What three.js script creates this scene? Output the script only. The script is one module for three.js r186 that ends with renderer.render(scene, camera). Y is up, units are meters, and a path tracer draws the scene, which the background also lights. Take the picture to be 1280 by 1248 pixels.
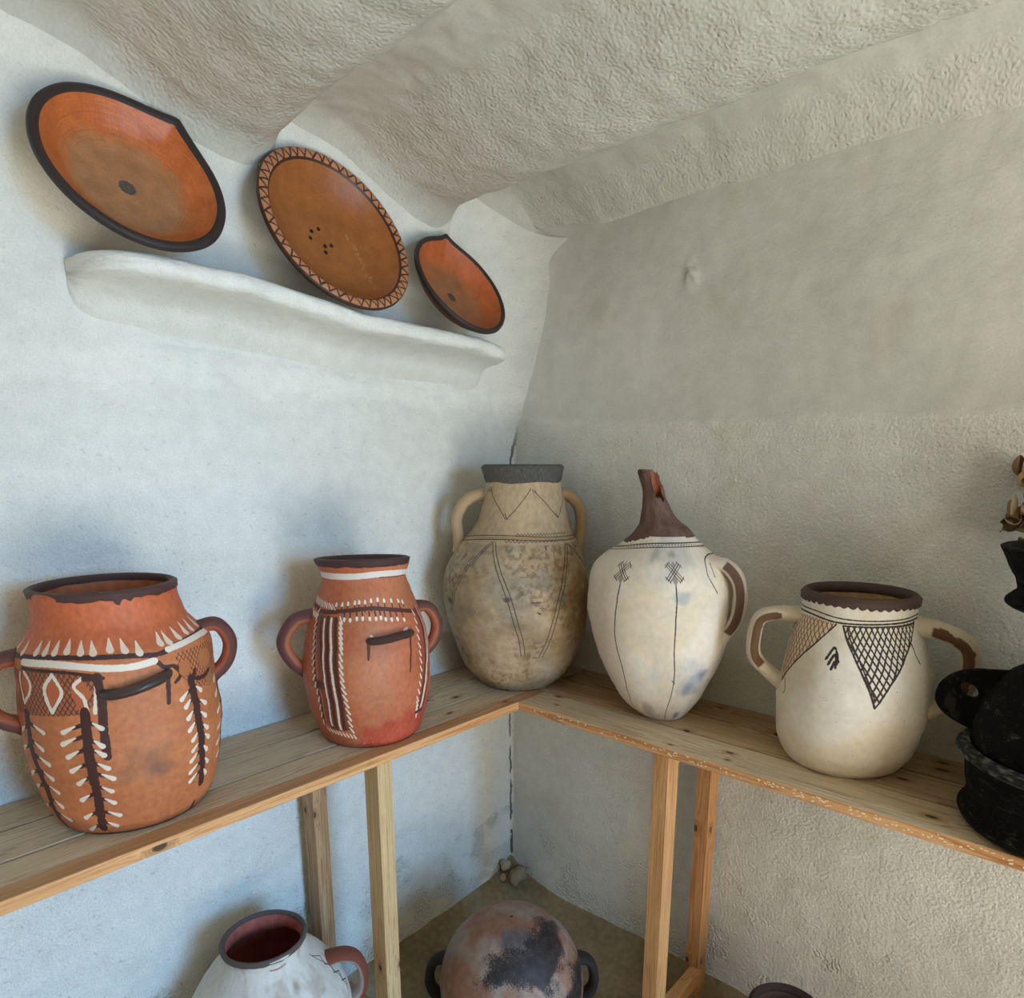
import * as THREE from 'three';
import { RoundedBoxGeometry } from 'three/addons/geometries/RoundedBoxGeometry.js';
import { mergeGeometries, mergeVertices } from 'three/addons/utils/BufferGeometryUtils.js';
import { RectAreaLightUniformsLib } from 'three/addons/lights/RectAreaLightUniformsLib.js';

// ------------------------------------------------------------ camera, sky, daylight, exposure
// Room axes: the two whitewashed walls meet at x = 0, z = 0; wall_left is the plane x = 0, wall_right the plane z = 0.
const scene = new THREE.Scene();
const renderer = new THREE.WebGLRenderer();
renderer.toneMapping = THREE.LinearToneMapping;
renderer.toneMappingExposure = 0.74;
renderer.shadowMap.enabled = true;

const EYE = new THREE.Vector3(1.4289, 1.452, 1.578);
const YAW = 42.16 * Math.PI / 180, PITCH = Math.atan(181 / 831);
const camera = new THREE.PerspectiveCamera(2 * Math.atan(764 / 831) * 180 / Math.PI, 1280 / 1528, 0.05, 60);
camera.position.copy(EYE);
camera.lookAt(EYE.x - Math.sin(YAW) * Math.cos(PITCH), EYE.y - Math.sin(PITCH), EYE.z - Math.cos(YAW) * Math.cos(PITCH));
camera.setViewOffset(1280, 1528, 0, 0, 1280, 1248);   // the photograph is the upper part of a taller frame
scene.add(camera);

scene.background = new THREE.Color(0.34, 0.56, 0.92);

// Daylight enters only by the open doorway in the wall behind and to the right of the camera:
// the blue sky beyond it, an added fill as if from a pale house front across the yard, and the sunlit ground that throws light up onto the upper walls and the ceiling.
RectAreaLightUniformsLib.init();
const DOOR = { z0: 0.65, z1: 1.45, y1: 2.0, x: 2.9, t: 0.3 };
const DZ = (DOOR.z0 + DOOR.z1) / 2;
function daylight(name, color, intensity, w, h, from, to) {
  const l = new THREE.RectAreaLight(color, intensity, w, h);
  l.name = name; l.position.set(...from); l.lookAt(...to); scene.add(l);
}
daylight('sky_beyond_doorway', new THREE.Color(0.25, 0.57, 1.0), 34, 2.3, 3.4, [6.4, 2.8, 0.85], [0, 2.8, 0.85]);
daylight('added_house_fill', new THREE.Color(1.0, 0.99, 0.97), 8, 4.0, 3.2, [6.4, 1.65, 4.05], [0, 1.65, 4.05]);  // added area light that gives wall_right neutral light
daylight('sunlit_yard_beyond_doorway', new THREE.Color(1.0, 0.99, 0.91), 12.5, 6.0, 4.0, [5.4, 0.02, DZ + 0.4], [5.4, 3, DZ + 0.4]);

// ------------------------------------------------------------ helpers
const DEG = Math.PI / 180;
const clamp = (v, a = 0, b = 1) => Math.min(b, Math.max(a, v));
const lerp = (a, b, t) => a + (b - a) * t;
const sstep = (a, b, x) => { const t = clamp((x - a) / (b - a)); return t * t * (3 - 2 * t); };
function rng(seed) { let s = seed >>> 0; return () => { s = (s + 0x6D2B79F5) >>> 0; let t = Math.imul(s ^ (s >>> 15), 1 | s); t = (t + Math.imul(t ^ (t >>> 7), 61 | t)) ^ t; return ((t ^ (t >>> 14)) >>> 0) / 4294967296; }; }
const GX = [], GY = []; for (let i = 0; i < 64; i++) { GX.push(Math.cos(i * 0.0981748) * 1.5); GY.push(Math.sin(i * 0.0981748) * 1.5); }
const gi = (x, y, s) => { let h = Math.imul(x, 374761393) + Math.imul(y, 668265263) + Math.imul(s, 974634777); h = Math.imul(h ^ (h >>> 13), 1274126177); return (h >>> 20) & 63; };
function noise(x, y, s = 0, px = 0, py = 0) {           // gradient noise about 0.5, periodic over px, py cells if given
  const xi = Math.floor(x), yi = Math.floor(y), fx = x - xi, fy = y - yi, u = fx * fx * fx * (fx * (fx * 6 - 15) + 10), v = fy * fy * fy * (fy * (fy * 6 - 15) + 10);
  let x0 = xi, x1 = xi + 1, y0 = yi, y1 = yi + 1;
  if (px) { x0 = ((x0 % px) + px) % px; x1 = ((x1 % px) + px) % px; }
  if (py) { y0 = ((y0 % py) + py) % py; y1 = ((y1 % py) + py) % py; }
  const a = gi(x0, y0, s), b = gi(x1, y0, s), c = gi(x0, y1, s), d = gi(x1, y1, s);
  const A = GX[a] * fx + GY[a] * fy, B = GX[b] * (fx - 1) + GY[b] * fy, C = GX[c] * fx + GY[c] * (fy - 1), D = GX[d] * (fx - 1) + GY[d] * (fy - 1);
  return 0.5 + 0.62 * (A + (B - A) * u + (C - A) * v + (A - B - C + D) * u * v);
}
function fbm(x, y, s = 0, oct = 4, px = 0, py = 0) {
  let v = 0, a = 0.5, t = 0;
  for (let i = 0; i < oct; i++) { v += a * noise(x, y, s + i * 17, px, py); t += a; a *= 0.5; x *= 2; y *= 2; px *= 2; py *= 2; }
  return v / t;
}
const s2l = (c) => (c <= 0.04045 ? c / 12.92 : ((c + 0.055) / 1.055) ** 2.4);
const rgb = (r, g, b) => new THREE.Color().setRGB(s2l(r / 255), s2l(g / 255), s2l(b / 255));

function dataTex(W, H, fill, { color = false, wrap = THREE.RepeatWrapping } = {}) {   // fill(i, j, out) writes 0..255 into out[0..2]
  const d = new Uint8Array(W * H * 4), o = [0, 0, 0];
  for (let j = 0, k = 0; j < H; j++) for (let i = 0; i < W; i++, k += 4) {
    fill(i, j, o);
    d[k] = clamp(o[0], 0, 255); d[k + 1] = clamp(o[1], 0, 255); d[k + 2] = clamp(o[2], 0, 255); d[k + 3] = 255;
  }
  const t = new THREE.DataTexture(d, W, H, THREE.RGBAFormat);
  t.magFilter = THREE.LinearFilter; t.minFilter = THREE.LinearMipmapLinearFilter; t.generateMipmaps = true;
  t.wrapS = t.wrapT = wrap; if (color) t.colorSpace = THREE.SRGBColorSpace;
  t.needsUpdate = true; return t;
}
const taken = {};
function numbered(n) { const k = (taken[n] = (taken[n] ?? -1) + 1); return k ? n + '_' + String(k).padStart(3, '0') : n; }
function mesh(name, geo, mat, parent = scene) {
  const m = new THREE.Mesh(geo, mat); m.name = parent === scene ? numbered(name) : name;
  m.castShadow = m.receiveShadow = true; parent.add(m); return m;
}
function thing(name, label, category, [x, y, z] = [0, 0, 0], turn = 0, group) {
  const o = new THREE.Group(); o.name = numbered(name); scene.add(o);
  o.position.set(x, y, z); o.rotation.y = turn; o.userData = { label, category };
  if (group) o.userData.group = group;
  return o;
}
function structure(m, label) { m.userData.kind = 'structure'; if (label) { m.userData.label = label; } return m; }
function gridGeo(nu, nv, fn, { closeU = false, flip = false } = {}) {    // fn(u, v) -> [x, y, z, s, t]
  const P = [], T = [], I = [];
  for (let j = 0; j <= nv; j++) for (let i = 0; i <= nu; i++) { const r = fn(i / nu, j / nv, i, j); P.push(r[0], r[1], r[2]); T.push(r[3] ?? i / nu, r[4] ?? j / nv); }
  for (let j = 0; j < nv; j++) for (let i = 0; i < nu; i++) {
    const a = j * (nu + 1) + i, b = a + 1, c = a + nu + 1, d = c + 1;
    if (flip) I.push(a, c, b, b, c, d); else I.push(a, b, c, b, d, c);
  }
  const g = new THREE.BufferGeometry();
  g.setAttribute('position', new THREE.Float32BufferAttribute(P, 3)); g.setAttribute('uv', new THREE.Float32BufferAttribute(T, 2)); g.setIndex(I);
  g.computeVertexNormals();
  if (closeU) {                                            // one smooth seam
    const n = g.attributes.normal;
    for (let j = 0; j <= nv; j++) {
      const a = j * (nu + 1), b = a + nu, v = new THREE.Vector3(n.getX(a) + n.getX(b), n.getY(a) + n.getY(b), n.getZ(a) + n.getZ(b)).normalize();
      n.setXYZ(a, v.x, v.y, v.z); n.setXYZ(b, v.x, v.y, v.z);
    }
  }
  return g;
}

// ------------------------------------------------------------ the room shell
// Lime plaster: relief maps (metres scaled by bumpScale) and colour maps with the grain, flecks and dirt of each wall.
const CH = 2.19, RF = 0.10;                                 // ceiling between the beams; cove radius at the left wall
const BEAM0 = 0.337, PITCH_B = 0.515;
function ceilH(x, z) {                                       // plastered-over beams running along x: round on the far side, packed out in a long slope on the near side
  let h = CH + 0.010 * (fbm(x * 2.3 + 5, z * 3.1, 31, 3) - 0.5) * 2;
  const k = 0.035;
  for (let n = 0; n < 7; n++) {
    const zc = BEAM0 + PITCH_B * n + 0.04 * (fbm(x * 1.7 + n * 9, n * 3.3, 41, 2) - 0.5), yb = 2.086 + 0.018 * (fbm(x * 2.1, n * 5.7, 43, 2) - 0.5) - 0.012 * Math.exp(-x / 0.15), s = z - zc, r = 0.095;
    const y = s < 0 ? (s > -r ? yb + r - Math.sqrt(r * r - s * s) : yb + r - (s + r) * 2) : yb + 0.053 * (1 - Math.cos(Math.PI * Math.min(1, s / 0.36))) + Math.max(0, s - 0.36) * 0.6;
    const t = clamp(0.5 + 0.5 * (h - y) / k); h = lerp(h, y, t) - k * t * (1 - t);
  }
  const yw = 2.085 + z * 0.85 + 0.03 * (fbm(x * 3, 2.2, 47, 2) - 0.5);   // plaster packed into the angle over wall_right
  const t = clamp(0.5 + 0.5 * (h - yw) / 0.08); h = lerp(h, yw, t) - 0.08 * t * (1 - t);
  return h + 0.009 * (fbm(x * 12, z * 12, 51, 3) - 0.5);
}
function leftOff(y, z) {                                     // relief of wall_left
  let o = 0.014 * (fbm(z * 2.6, y * 2.4, 61, 3) - 0.5) + 0.004 * (fbm(z * 11, y * 11, 63, 3) - 0.5);
  const rc = 0.17 * sstep(1.42, 1.95, y) + 0.012;            // the corner is rounded higher up
  const zz = z - rightOff(0.775 * rc, y) + 0.004 + 0.0256 * rc, z13 = 0.0256 * rc;
  if (zz < z13) o += 0.775 * rc + (z13 - zz) * 4.33;                 // runs on behind wall_right
  else if (zz < rc) { const d = rc - zz; o += rc - Math.sqrt(rc * rc - d * d); }
  // smoothed hollow under the plaster shelf, ending in a ragged edge of later limewash
  const edge = 1.665 + 0.03 * (fbm(z * 5, 3.1, 65, 4) - 0.5) - 0.012 * Math.sin(z * 5);
  o -= 0.007 * sstep(edge - 0.006, edge + 0.010, y) * (1 - sstep(1.80, 1.86, y)) * sstep(0.13, 0.19, z) * (1 - sstep(1.02, 1.08, z));
  return o + 0.02 * Math.exp(-y / 0.05);
}
function rightOff(x, y) {                                    // relief of wall_right: the lower coat stands proud of the upper
  let o = 0.016 * (fbm(x * 2.2 + 3, y * 2.2, 71, 3) - 0.5) + 0.004 * (fbm(x * 10, y * 10, 73, 3) - 0.5);
  const edge = 1.575 + 0.035 * Math.exp(-x / 0.15) + 0.016 * (fbm(x * 6, 1.3, 75, 4) - 0.5) - 0.018 * x;
  o += 0.006 * (1 - sstep(edge - 0.008, edge + 0.004, y));
  o += 0.010 * Math.exp(-(((x - 0.578) / 0.020) ** 2 + ((y - 1.905) / 0.030) ** 2)) * clamp(4 * fbm(x * 60, y * 60, 77, 3) - 1.4);   // a dab of plaster
  o += 0.036 * Math.exp(-((Math.max(0, x) / 0.115) ** 2)) * sstep(1.42, 1.9, y);                                    // both walls share the rounding of the corner
  return o + 0.022 * Math.exp(-y / 0.06);
}
// short straws and trowel chips drawn into a height map
function chipField(W, H, n, seed, len, ang, spread, wrap = true) {
  const f = new Float32Array(W * H), r = rng(seed);
  for (let k = 0; k < n; k++) {
    const cx = r() * W, cy = r() * H, a = ang + (r() - 0.5) * spread, L = len * (0.4 + r()), w = 0.8 + r() * 1.3, amp = (r() < 0.62 ? 1 : -1) * (0.3 + 0.7 * r());
    const ca = Math.cos(a), sa = Math.sin(a), R = Math.ceil(L + 2);
    for (let j = -R; j <= R; j++) for (let i = -R; i <= R; i++) {
      const u = i * ca + j * sa, v = -i * sa + j * ca, q = (u / L) ** 2 + (v / w) ** 2;
      if (q < 1) { const X = ((Math.floor(cx) + i) % W + W) % W, Y = ((Math.floor(cy) + j) % H + H) % H; f[Y * W + X] += amp * (1 - q); }
    }
  }
  return f;
}
const WL = { W: 1152, H: 1344, z1: 1.9, y1: 2.3 };
const chipsL = chipField(WL.W, WL.H, 15000, 11, 3.2, 0.35, 1.6), chipsR = chipField(WL.W, WL.H, 40000, 12, 1.5, 0.9, 3.1);
const leftBump = dataTex(WL.W, WL.H, (i, j, o) => {
  const z = i / WL.W * WL.z1, y = j / WL.H * WL.y1;
  const rough = lerp(1, 0.35, sstep(1.0, 1.75, y)) * (0.7 + 0.6 * fbm(z * 4, y * 4, 81, 2));
  const flaked = 1 + 3.2 * sstep(0.46, 0.58, fbm(z * 9, y * 9, 88, 3) - (y - 0.16) * 1.2) * (y < 0.5 ? 1 : 0);
  const brush = (fbm(z * 22, y * 190, 83, 2) - 0.5) * 34 * sstep(1.15, 1.45, y) * (1 - sstep(1.68, 1.76, y));
  const grain = (noise(z * 330, y * 330, 85) - 0.5) * 60 + (noise(z * 150, y * 150, 86) - 0.5) * 55;
  const v = 128 + rough * flaked * (grain + chipsL[j * WL.W + i] * 34) + brush + (fbm(z * 40, y * 40, 87, 3) - 0.5) * 80 * (0.5 + rough * 0.5);
  o[0] = o[1] = o[2] = v;
});
const leftColor = dataTex(WL.W, WL.H, (i, j, o) => {
  const z = i / WL.W * WL.z1, y = j / WL.H * WL.y1;
  const m = (fbm(z * 3, y * 3, 91, 4) - 0.5) * 16 + (fbm(z * 26, y * 26, 93, 3) - 0.5) * 14 + (noise(z * 260, y * 260, 95) - 0.5) * 9;
  let r = 221 + m, g = 222 + m, b = 215 + m * 0.95;
  const patch = sstep(0.52, 0.60, fbm(z * 12, y * 34, 97, 4) * 0.6 + 0.4 * sstep(1.56, 1.64, y)) * sstep(1.40, 1.58, y) * (1 - sstep(1.645, 1.675, y));   // chalky limewash brushed on under the shelf
  r += 6 * patch; g += 6 * patch; b += 6 * patch;
  const gl = lerp(1, 0.45, sstep(0.95, 1.7, y)), pit = clamp(-chipsL[j * WL.W + i] - 0.2) * 36 * gl - clamp(chipsL[j * WL.W + i]) * 8 * gl + (noise(z * 420, y * 420, 98) - 0.5) * 32 * gl;   // grit, open pits and pale grains
  r -= pit; g -= pit; b -= pit;
  const crack = Math.abs(z - 0.008 - 0.010 * (fbm(y * 14, 2, 107, 3) - 0.5)) < 0.0026 * sstep(0.26, 0.5, noise(y * 16, 1, 109)) ? sstep(1.62, 1.45, y) : 0;
  r = lerp(r, 70, crack * 0.8); g = lerp(g, 64, crack * 0.8); b = lerp(b, 56, crack * 0.8);
  o[0] = r; o[1] = g; o[2] = b;
}, { color: true });
const rightBump = dataTex(WL.W, WL.H, (i, j, o) => {
  const x = i / WL.W * WL.z1, y = j / WL.H * WL.y1;
  const low = 1 - sstep(1.54, 1.60, y - 0.03 * Math.exp(-x / 0.15) + 0.018 * x), rough = lerp(0.22, 1, low) * (0.7 + 0.6 * fbm(x * 5, y * 5, 121, 2));
  const grain = (noise(x * 300, y * 300, 123) - 0.5) * 62 + (noise(x * 130, y * 130, 125) - 0.5) * 62;
  const flaked = 1 + 3.2 * sstep(0.46, 0.58, fbm(x * 9, y * 9, 128, 3) - (y - 0.12) * 1.2) * (y < 0.5 ? 1 : 0);
  o[0] = o[1] = o[2] = 128 + rough * flaked * (grain + chipsR[j * WL.W + i] * 38) + (fbm(x * 30, y * 30, 127, 3) - 0.5) * 70 + (1 - low) * chipsR[((j * 2) % WL.H) * WL.W + i] * 5;
});
const rightColor = dataTex(WL.W, WL.H, (i, j, o) => {
  const x = i / WL.W * WL.z1, y = j / WL.H * WL.y1;
  const low = 1 - sstep(1.565, 1.59, y - 0.035 * Math.exp(-x / 0.15) + 0.018 * x + 0.012 * (fbm(x * 9, y * 9, 130, 3) - 0.5));
  const m = (fbm(x * 2.6, y * 2.6, 131, 4) - 0.5) * 22 + (fbm(x * 24, y * 24, 133, 3) - 0.5) * 13 + (noise(x * 250, y * 250, 135) - 0.5) * 9;
  let r = lerp(202, 212, low) + m, g = lerp(202, 212, low) + m, b = lerp(195, 205, low) + m;
  const pit = (clamp(-chipsR[j * WL.W + i] - 0.2) * 26 - clamp(chipsR[j * WL.W + i]) * 9 + (noise(x * 420, y * 420, 137) - 0.5) * 32) * lerp(0.3, 1, low); r -= pit; g -= pit; b -= pit;
  const st = sstep(0.64, 0.74, fbm(x * 3.5 + 8, y * 3.5, 139, 4)); r -= 4 * st; g -= 5 * st; b -= 9 * st;      // faint ochre staining
  o[0] = r; o[1] = g; o[2] = b;
}, { color: true });
const leftMat = new THREE.MeshStandardMaterial({ map: leftColor, bumpMap: leftBump, bumpScale: 0.0075, roughness: 0.95 });
const rightMat = new THREE.MeshStandardMaterial({ map: rightColor, bumpMap: rightBump, bumpScale: 0.0044, roughness: 0.95 });

const ROOM = { x1: DOOR.x, z1: 3.2 };
{ // wall_left and the ceiling share one sheet: up the wall, round the cove, then across the beams
  const zs = []; for (let z = -0.03; z < 0.2; z += 0.004) zs.push(z); for (let z = 0.2; z < 1.75; z += 0.0065) zs.push(z); for (let z = 1.75; z <= ROOM.z1 + 0.05; z += 0.03) zs.push(z);
  const nz = zs.length - 1, NW = 300, NC = 26;
  const cove = (z, a) => {                                  // a: 0 at the wall .. 1 at the ceiling
    const b = a * Math.PI / 2, x = RF * (1 - Math.cos(b)), hz = ceilH(Math.max(x, 0.01), z);
    return [x, hz - RF * (1 - Math.sin(b))];
  };
  const top = (z) => cove(z, 0)[1];
  const wallGeo = gridGeo(nz, NW + NC / 2, (u, v, i, j) => {
    const z = zs[i]; let x, y;
    if (j <= NW) { y = -0.05 + (top(z) + 0.05) * (j / NW); x = leftOff(y, z); }
    else { [x, y] = cove(z, (j - NW) / NC); x += leftOff(y, z); }
    return [x, y, z, z / WL.z1, y / WL.y1];
  }, { flip: true });
  structure(mesh('wall_left', wallGeo, leftMat), 'whitewashed left wall with a plaster shelf');
  // ceiling, from the middle of the cove on
  const xs = []; for (let x = RF; x < 1.7; x += 0.008) xs.push(x); for (let x = 1.7; x <= ROOM.x1 + 0.05; x += 0.03) xs.push(x);
  const TX = 1.6, TZ = PITCH_B * 3, CW = 1280;
  const chipsC = chipField(CW, CW, 24000, 13, 3.0, 1.9, 2.4);
  const rough = (z) => { const d = ((((z - BEAM0) / PITCH_B) + 0.2) % 1 + 1) % 1 - 0.2; return sstep(-0.17, -0.08, d) * sstep(0.62, 0.42, d); };
  const cBump = dataTex(CW, CW, (i, j, o) => {
    const x = i / CW * TX, z = j / CW * TZ, k = clamp(rough(z) + 0.7 * sstep(0.09, 0.03, z) + (fbm(x * 6 , z * 6, 151, 3) - 0.5) * 0.9, 0.10, 1);
    o[0] = o[1] = o[2] = 128 + k * (chipsC[j * CW + i] * 42 + (noise(x * 160, z * 160, 153, 256) - 0.5) * 50) + (fbm(x * 35, z * 35, 155, 3, 56) - 0.5) * 90 * (0.4 + 0.6 * k);
  });
  const cColor = dataTex(CW, CW, (i, j, o) => {
    const x = i / CW * TX, z = j / CW * TZ, k = rough(z);
    const m = (fbm(x * 3.75, z * 3.2, 157, 4, 6) - 0.5) * 20 + (fbm(x * 25, z * 25, 159, 3, 40) - 0.5) * 13 + (noise(x * 200, z * 200, 161, 320) - 0.5) * 9;
    o[0] = 196 + m; o[1] = 196 + m; o[2] = 187 + m;
  }, { color: true });
  const cMat = new THREE.MeshStandardMaterial({ map: cColor, bumpMap: cBump, bumpScale: 0.0068, roughness: 0.95 });
  const NA = NC / 2;
  const ceilGeo = gridGeo(xs.length - 1 + NA, nz, (u, v, i, j) => {
    const z = zs[j]; let x, y;
    if (i < NA) { [x, y] = cove(z, (NC / 2 + i) / NC); const w = leftOff(y, z); x += w * (1 - i / NA); if (i === 0) x = cove(z, 0.5)[0] + w; }
    else { x = xs[i - NA]; y = ceilH(x, z); }
    return [x, y, z, x / TX, z / TZ];
  });
  structure(mesh('ceiling', ceilGeo, cMat), 'lime plastered ceiling over round beams');
}
{
  const xs = []; for (let x = -0.03; x < 1.75; x += 0.0065) xs.push(x); for (let x = 1.75; x <= ROOM.x1 + 0.05; x += 0.03) xs.push(x);
  const geo = gridGeo(xs.length - 1, 320, (u, v, i) => { const x = xs[i], y = -0.05 + 2.35 * v; return [x, y, rightOff(x, y) - 0.004, x / WL.z1, y / WL.y1]; });
  structure(mesh('wall_right', geo, rightMat), 'whitewashed right wall with a rougher lower coat');
}
{ // earth floor, banked up along the walls
  const fb = dataTex(512, 512, (i, j, o) => { const x = i / 512, z = j / 512; o[0] = o[1] = o[2] = 128 + (fbm(x * 24, z * 24, 171, 4, 24, 24) - 0.5) * 150 + (noise(x * 190, z * 190, 173, 190, 190) - 0.5) * 50; });
  const fc = dataTex(1024, 1024, (i, j, o) => {
    const x = i / 1024 * 1.6, z = j / 1024 * 1.6, m = (fbm(x * 5, z * 5, 175, 4, 8, 8) - 0.5) * 44 + (fbm(x * 50, z * 50, 177, 3, 80, 80) - 0.5) * 34;
    o[0] = 142 + m; o[1] = 126 + m; o[2] = 96 + m * 0.9;
  }, { color: true });
  const fm = new THREE.MeshStandardMaterial({ map: fc, bumpMap: fb, bumpScale: 0.005, roughness: 0.95 });
  const geo = gridGeo(180, 180, (u, v) => {
    const x = -0.02 + (ROOM.x1 + 0.02) * u ** 1.6, z = -0.02 + (ROOM.z1 + 0.04) * v ** 1.6;
    const y = 0.06 * Math.exp(-x / 0.07) + 0.06 * Math.exp(-z / 0.07) + 0.008 * (fbm(x * 9, z * 9, 179, 3) - 0.5) * Math.min(1, 8 * Math.exp(-Math.min(x, z) / 0.06)) - 0.002;
    return [x, y, z, x / 1.6, z / 1.6];
  }, { flip: true });
  const floor = structure(mesh('floor', geo, fm), 'trodden earth floor');
  const r = rng(91);                                          // lumps of fallen plaster in the corner
  for (let k = 0; k < 9; k++) {
    const s = 0.009 + r() * 0.013, g = mergeVertices(new THREE.IcosahedronGeometry(s, 3).deleteAttribute('uv').deleteAttribute('normal')), p = g.attributes.position;
    for (let i = 0; i < p.count; i++) { const f = 0.7 + 0.7 * fbm(p.getX(i) / s * 1.3 + k * 7, p.getY(i) / s * 1.3 + p.getZ(i) / s * 0.9, 183, 3); p.setXYZ(i, p.getX(i) * f * 1.2, p.getY(i) * f * 0.8, p.getZ(i) * f); }
    g.computeVertexNormals();
    const l = mesh('plaster_lump', g, new THREE.MeshStandardMaterial({ color: k % 3 ? rgb(146, 130, 100) : rgb(170, 158, 132), roughness: 0.95 }), floor);
    l.position.set(0.02 + r() * 0.09, 0.085 + r() * 0.015, 0.02 + r() * 0.09); l.rotation.set(r() * 3, r() * 3, r() * 3);
  }
}
{ // the two walls behind the camera, the one with the open doorway, and the yard outside
  const pm = new THREE.MeshStandardMaterial({ color: rgb(168, 146, 112), bumpMap: rightBump, bumpScale: 0.0044, roughness: 0.95 });   // bare earth render
  const wallBox = (x0, x1, y0, y1, z0, z1) => {
    const g = new THREE.BoxGeometry(x1 - x0, y1 - y0, z1 - z0); g.translate((x0 + x1) / 2, (y0 + y1) / 2, (z0 + z1) / 2);
    const p = g.attributes.position, n = g.attributes.normal, t = g.attributes.uv;
    for (let i = 0; i < p.count; i++) t.setXY(i, (Math.abs(n.getX(i)) > 0.5 ? p.getZ(i) : p.getX(i)) / WL.z1, (Math.abs(n.getY(i)) > 0.5 ? p.getZ(i) : p.getY(i)) / WL.y1);
    return g;
  };
  structure(mesh('wall_back', wallBox(-0.05, ROOM.x1 + DOOR.t, -0.05, 2.32, ROOM.z1, ROOM.z1 + 0.3), pm));
  structure(mesh('wall_doorway', mergeGeometries([
    wallBox(DOOR.x, DOOR.x + DOOR.t, -0.05, 2.32, -0.3, DOOR.z0), wallBox(DOOR.x, DOOR.x + DOOR.t, -0.05, 2.32, DOOR.z1, ROOM.z1), wallBox(DOOR.x, DOOR.x + DOOR.t, DOOR.y1, 2.32, DOOR.z0, DOOR.z1)]), pm));
  const roof = structure(mesh('roof', wallBox(-0.4, ROOM.x1 + DOOR.t, 2.36, 2.5, -0.4, ROOM.z1 + 0.3), pm));
  const outerL = structure(mesh('wall_left_outer', wallBox(-0.4, -0.06, -0.05, 2.36, -0.4, ROOM.z1 + 0.3), pm));
  const outerR = structure(mesh('wall_right_outer', wallBox(-0.06, ROOM.x1 + DOOR.t, -0.05, 2.36, -0.4, -0.06), pm));
  structure(mesh('added_house_front', wallBox(6.45, 7.2, -0.1, 3.4, 2.05, 7), new THREE.MeshStandardMaterial({ color: rgb(222, 212, 190), roughness: 1 })));  // unseen house front, added behind the fill light
  structure(mesh('yard_ground', wallBox(-6, 14, -0.12, -0.055, -8, 10), new THREE.MeshStandardMaterial({ color: rgb(200, 184, 150), roughness: 1 })));
}

// ------------------------------------------------------------ pine shelves
const SHELF = 0.852, TH = 0.022;
function woodTex(len, wid, seed, { knots = [], tone = [206, 178, 138], rings = 9, flecks = 0 } = {}) {
  const W = clamp(Math.round(len * 900), 256, 1400), H = clamp(Math.round(wid * 1400), 64, 192), R = rng(seed);
  return dataTex(W, H, (i, j, o) => {
    const u = i / W * len, v = j / H * wid;
    let g = v / wid * rings * 0.7 + rings * 0.5 * (fbm(u * 0.9, v / wid * 2.6, seed, 3) - 0.5) * 2 + 0.9 * (fbm(u * 5, v * 30, seed + 2, 2) - 0.5) + 0.25 * Math.sin(u * 2 + seed), core = 0, halo = 0;
    for (const [ku, kv, kr] of knots) {
      const du = (u - ku), dv = (v - kv), q = Math.hypot(du / 1.9, dv);
      g += (dv > 0 ? 1 : -1) * 1.5 * Math.exp(-((du / (kr * 6)) ** 2) - (dv / (kr * 3)) ** 2);
      core = Math.max(core, sstep(kr * 1.1, kr * 0.6, q)); halo = Math.max(halo, sstep(kr * 2.8, kr, q));
      if (q < kr * 3) g = lerp(g, q / kr * 2.2, sstep(kr * 2.6, kr * 1.2, q));
    }
    const f = g - Math.floor(g), late = sstep(0.45, 0.9, f) * (1 - sstep(0.93, 1, f));
    const wk = 0.35 + 0.9 * fbm(u * 1.3, v * 20, seed + 9, 2), fib = (noise(u * 60, v * 1400, seed + 3) - 0.5) * 16 + (noise(u * 14, v * 420, seed + 5) - 0.5) * 15;
    const m = (fbm(u * 3, v * 12, seed + 7, 3) - 0.5) * 22;
    o[0] = tone[0] + fib + m - late * 32 * wk; o[1] = tone[1] + fib + m - late * 38 * wk; o[2] = tone[2] + fib * 0.9 + m - late * 32 * wk;
    o[0] = lerp(o[0], 150, halo * 0.45); o[1] = lerp(o[1], 104, halo * 0.45); o[2] = lerp(o[2], 64, halo * 0.45);
    o[0] = lerp(o[0], 62, core * 0.85); o[1] = lerp(o[1], 40, core * 0.85); o[2] = lerp(o[2], 26, core * 0.85);
  }, { color: true });
}
const woodBump = dataTex(512, 128, (i, j, o) => { o[0] = o[1] = o[2] = 128 + (noise(i / 512 * 30, j / 128 * 60, 201, 30, 60) - 0.5) * 120 + (noise(i / 512 * 110, j / 128 * 100, 203, 110, 100) - 0.5) * 60; });
function woodMat(len, wid, seed, opt) { return new THREE.MeshStandardMaterial({ map: woodTex(len, wid, seed, opt), bumpMap: woodBump, bumpScale: 0.0006, roughness: 0.72 }); }
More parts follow.
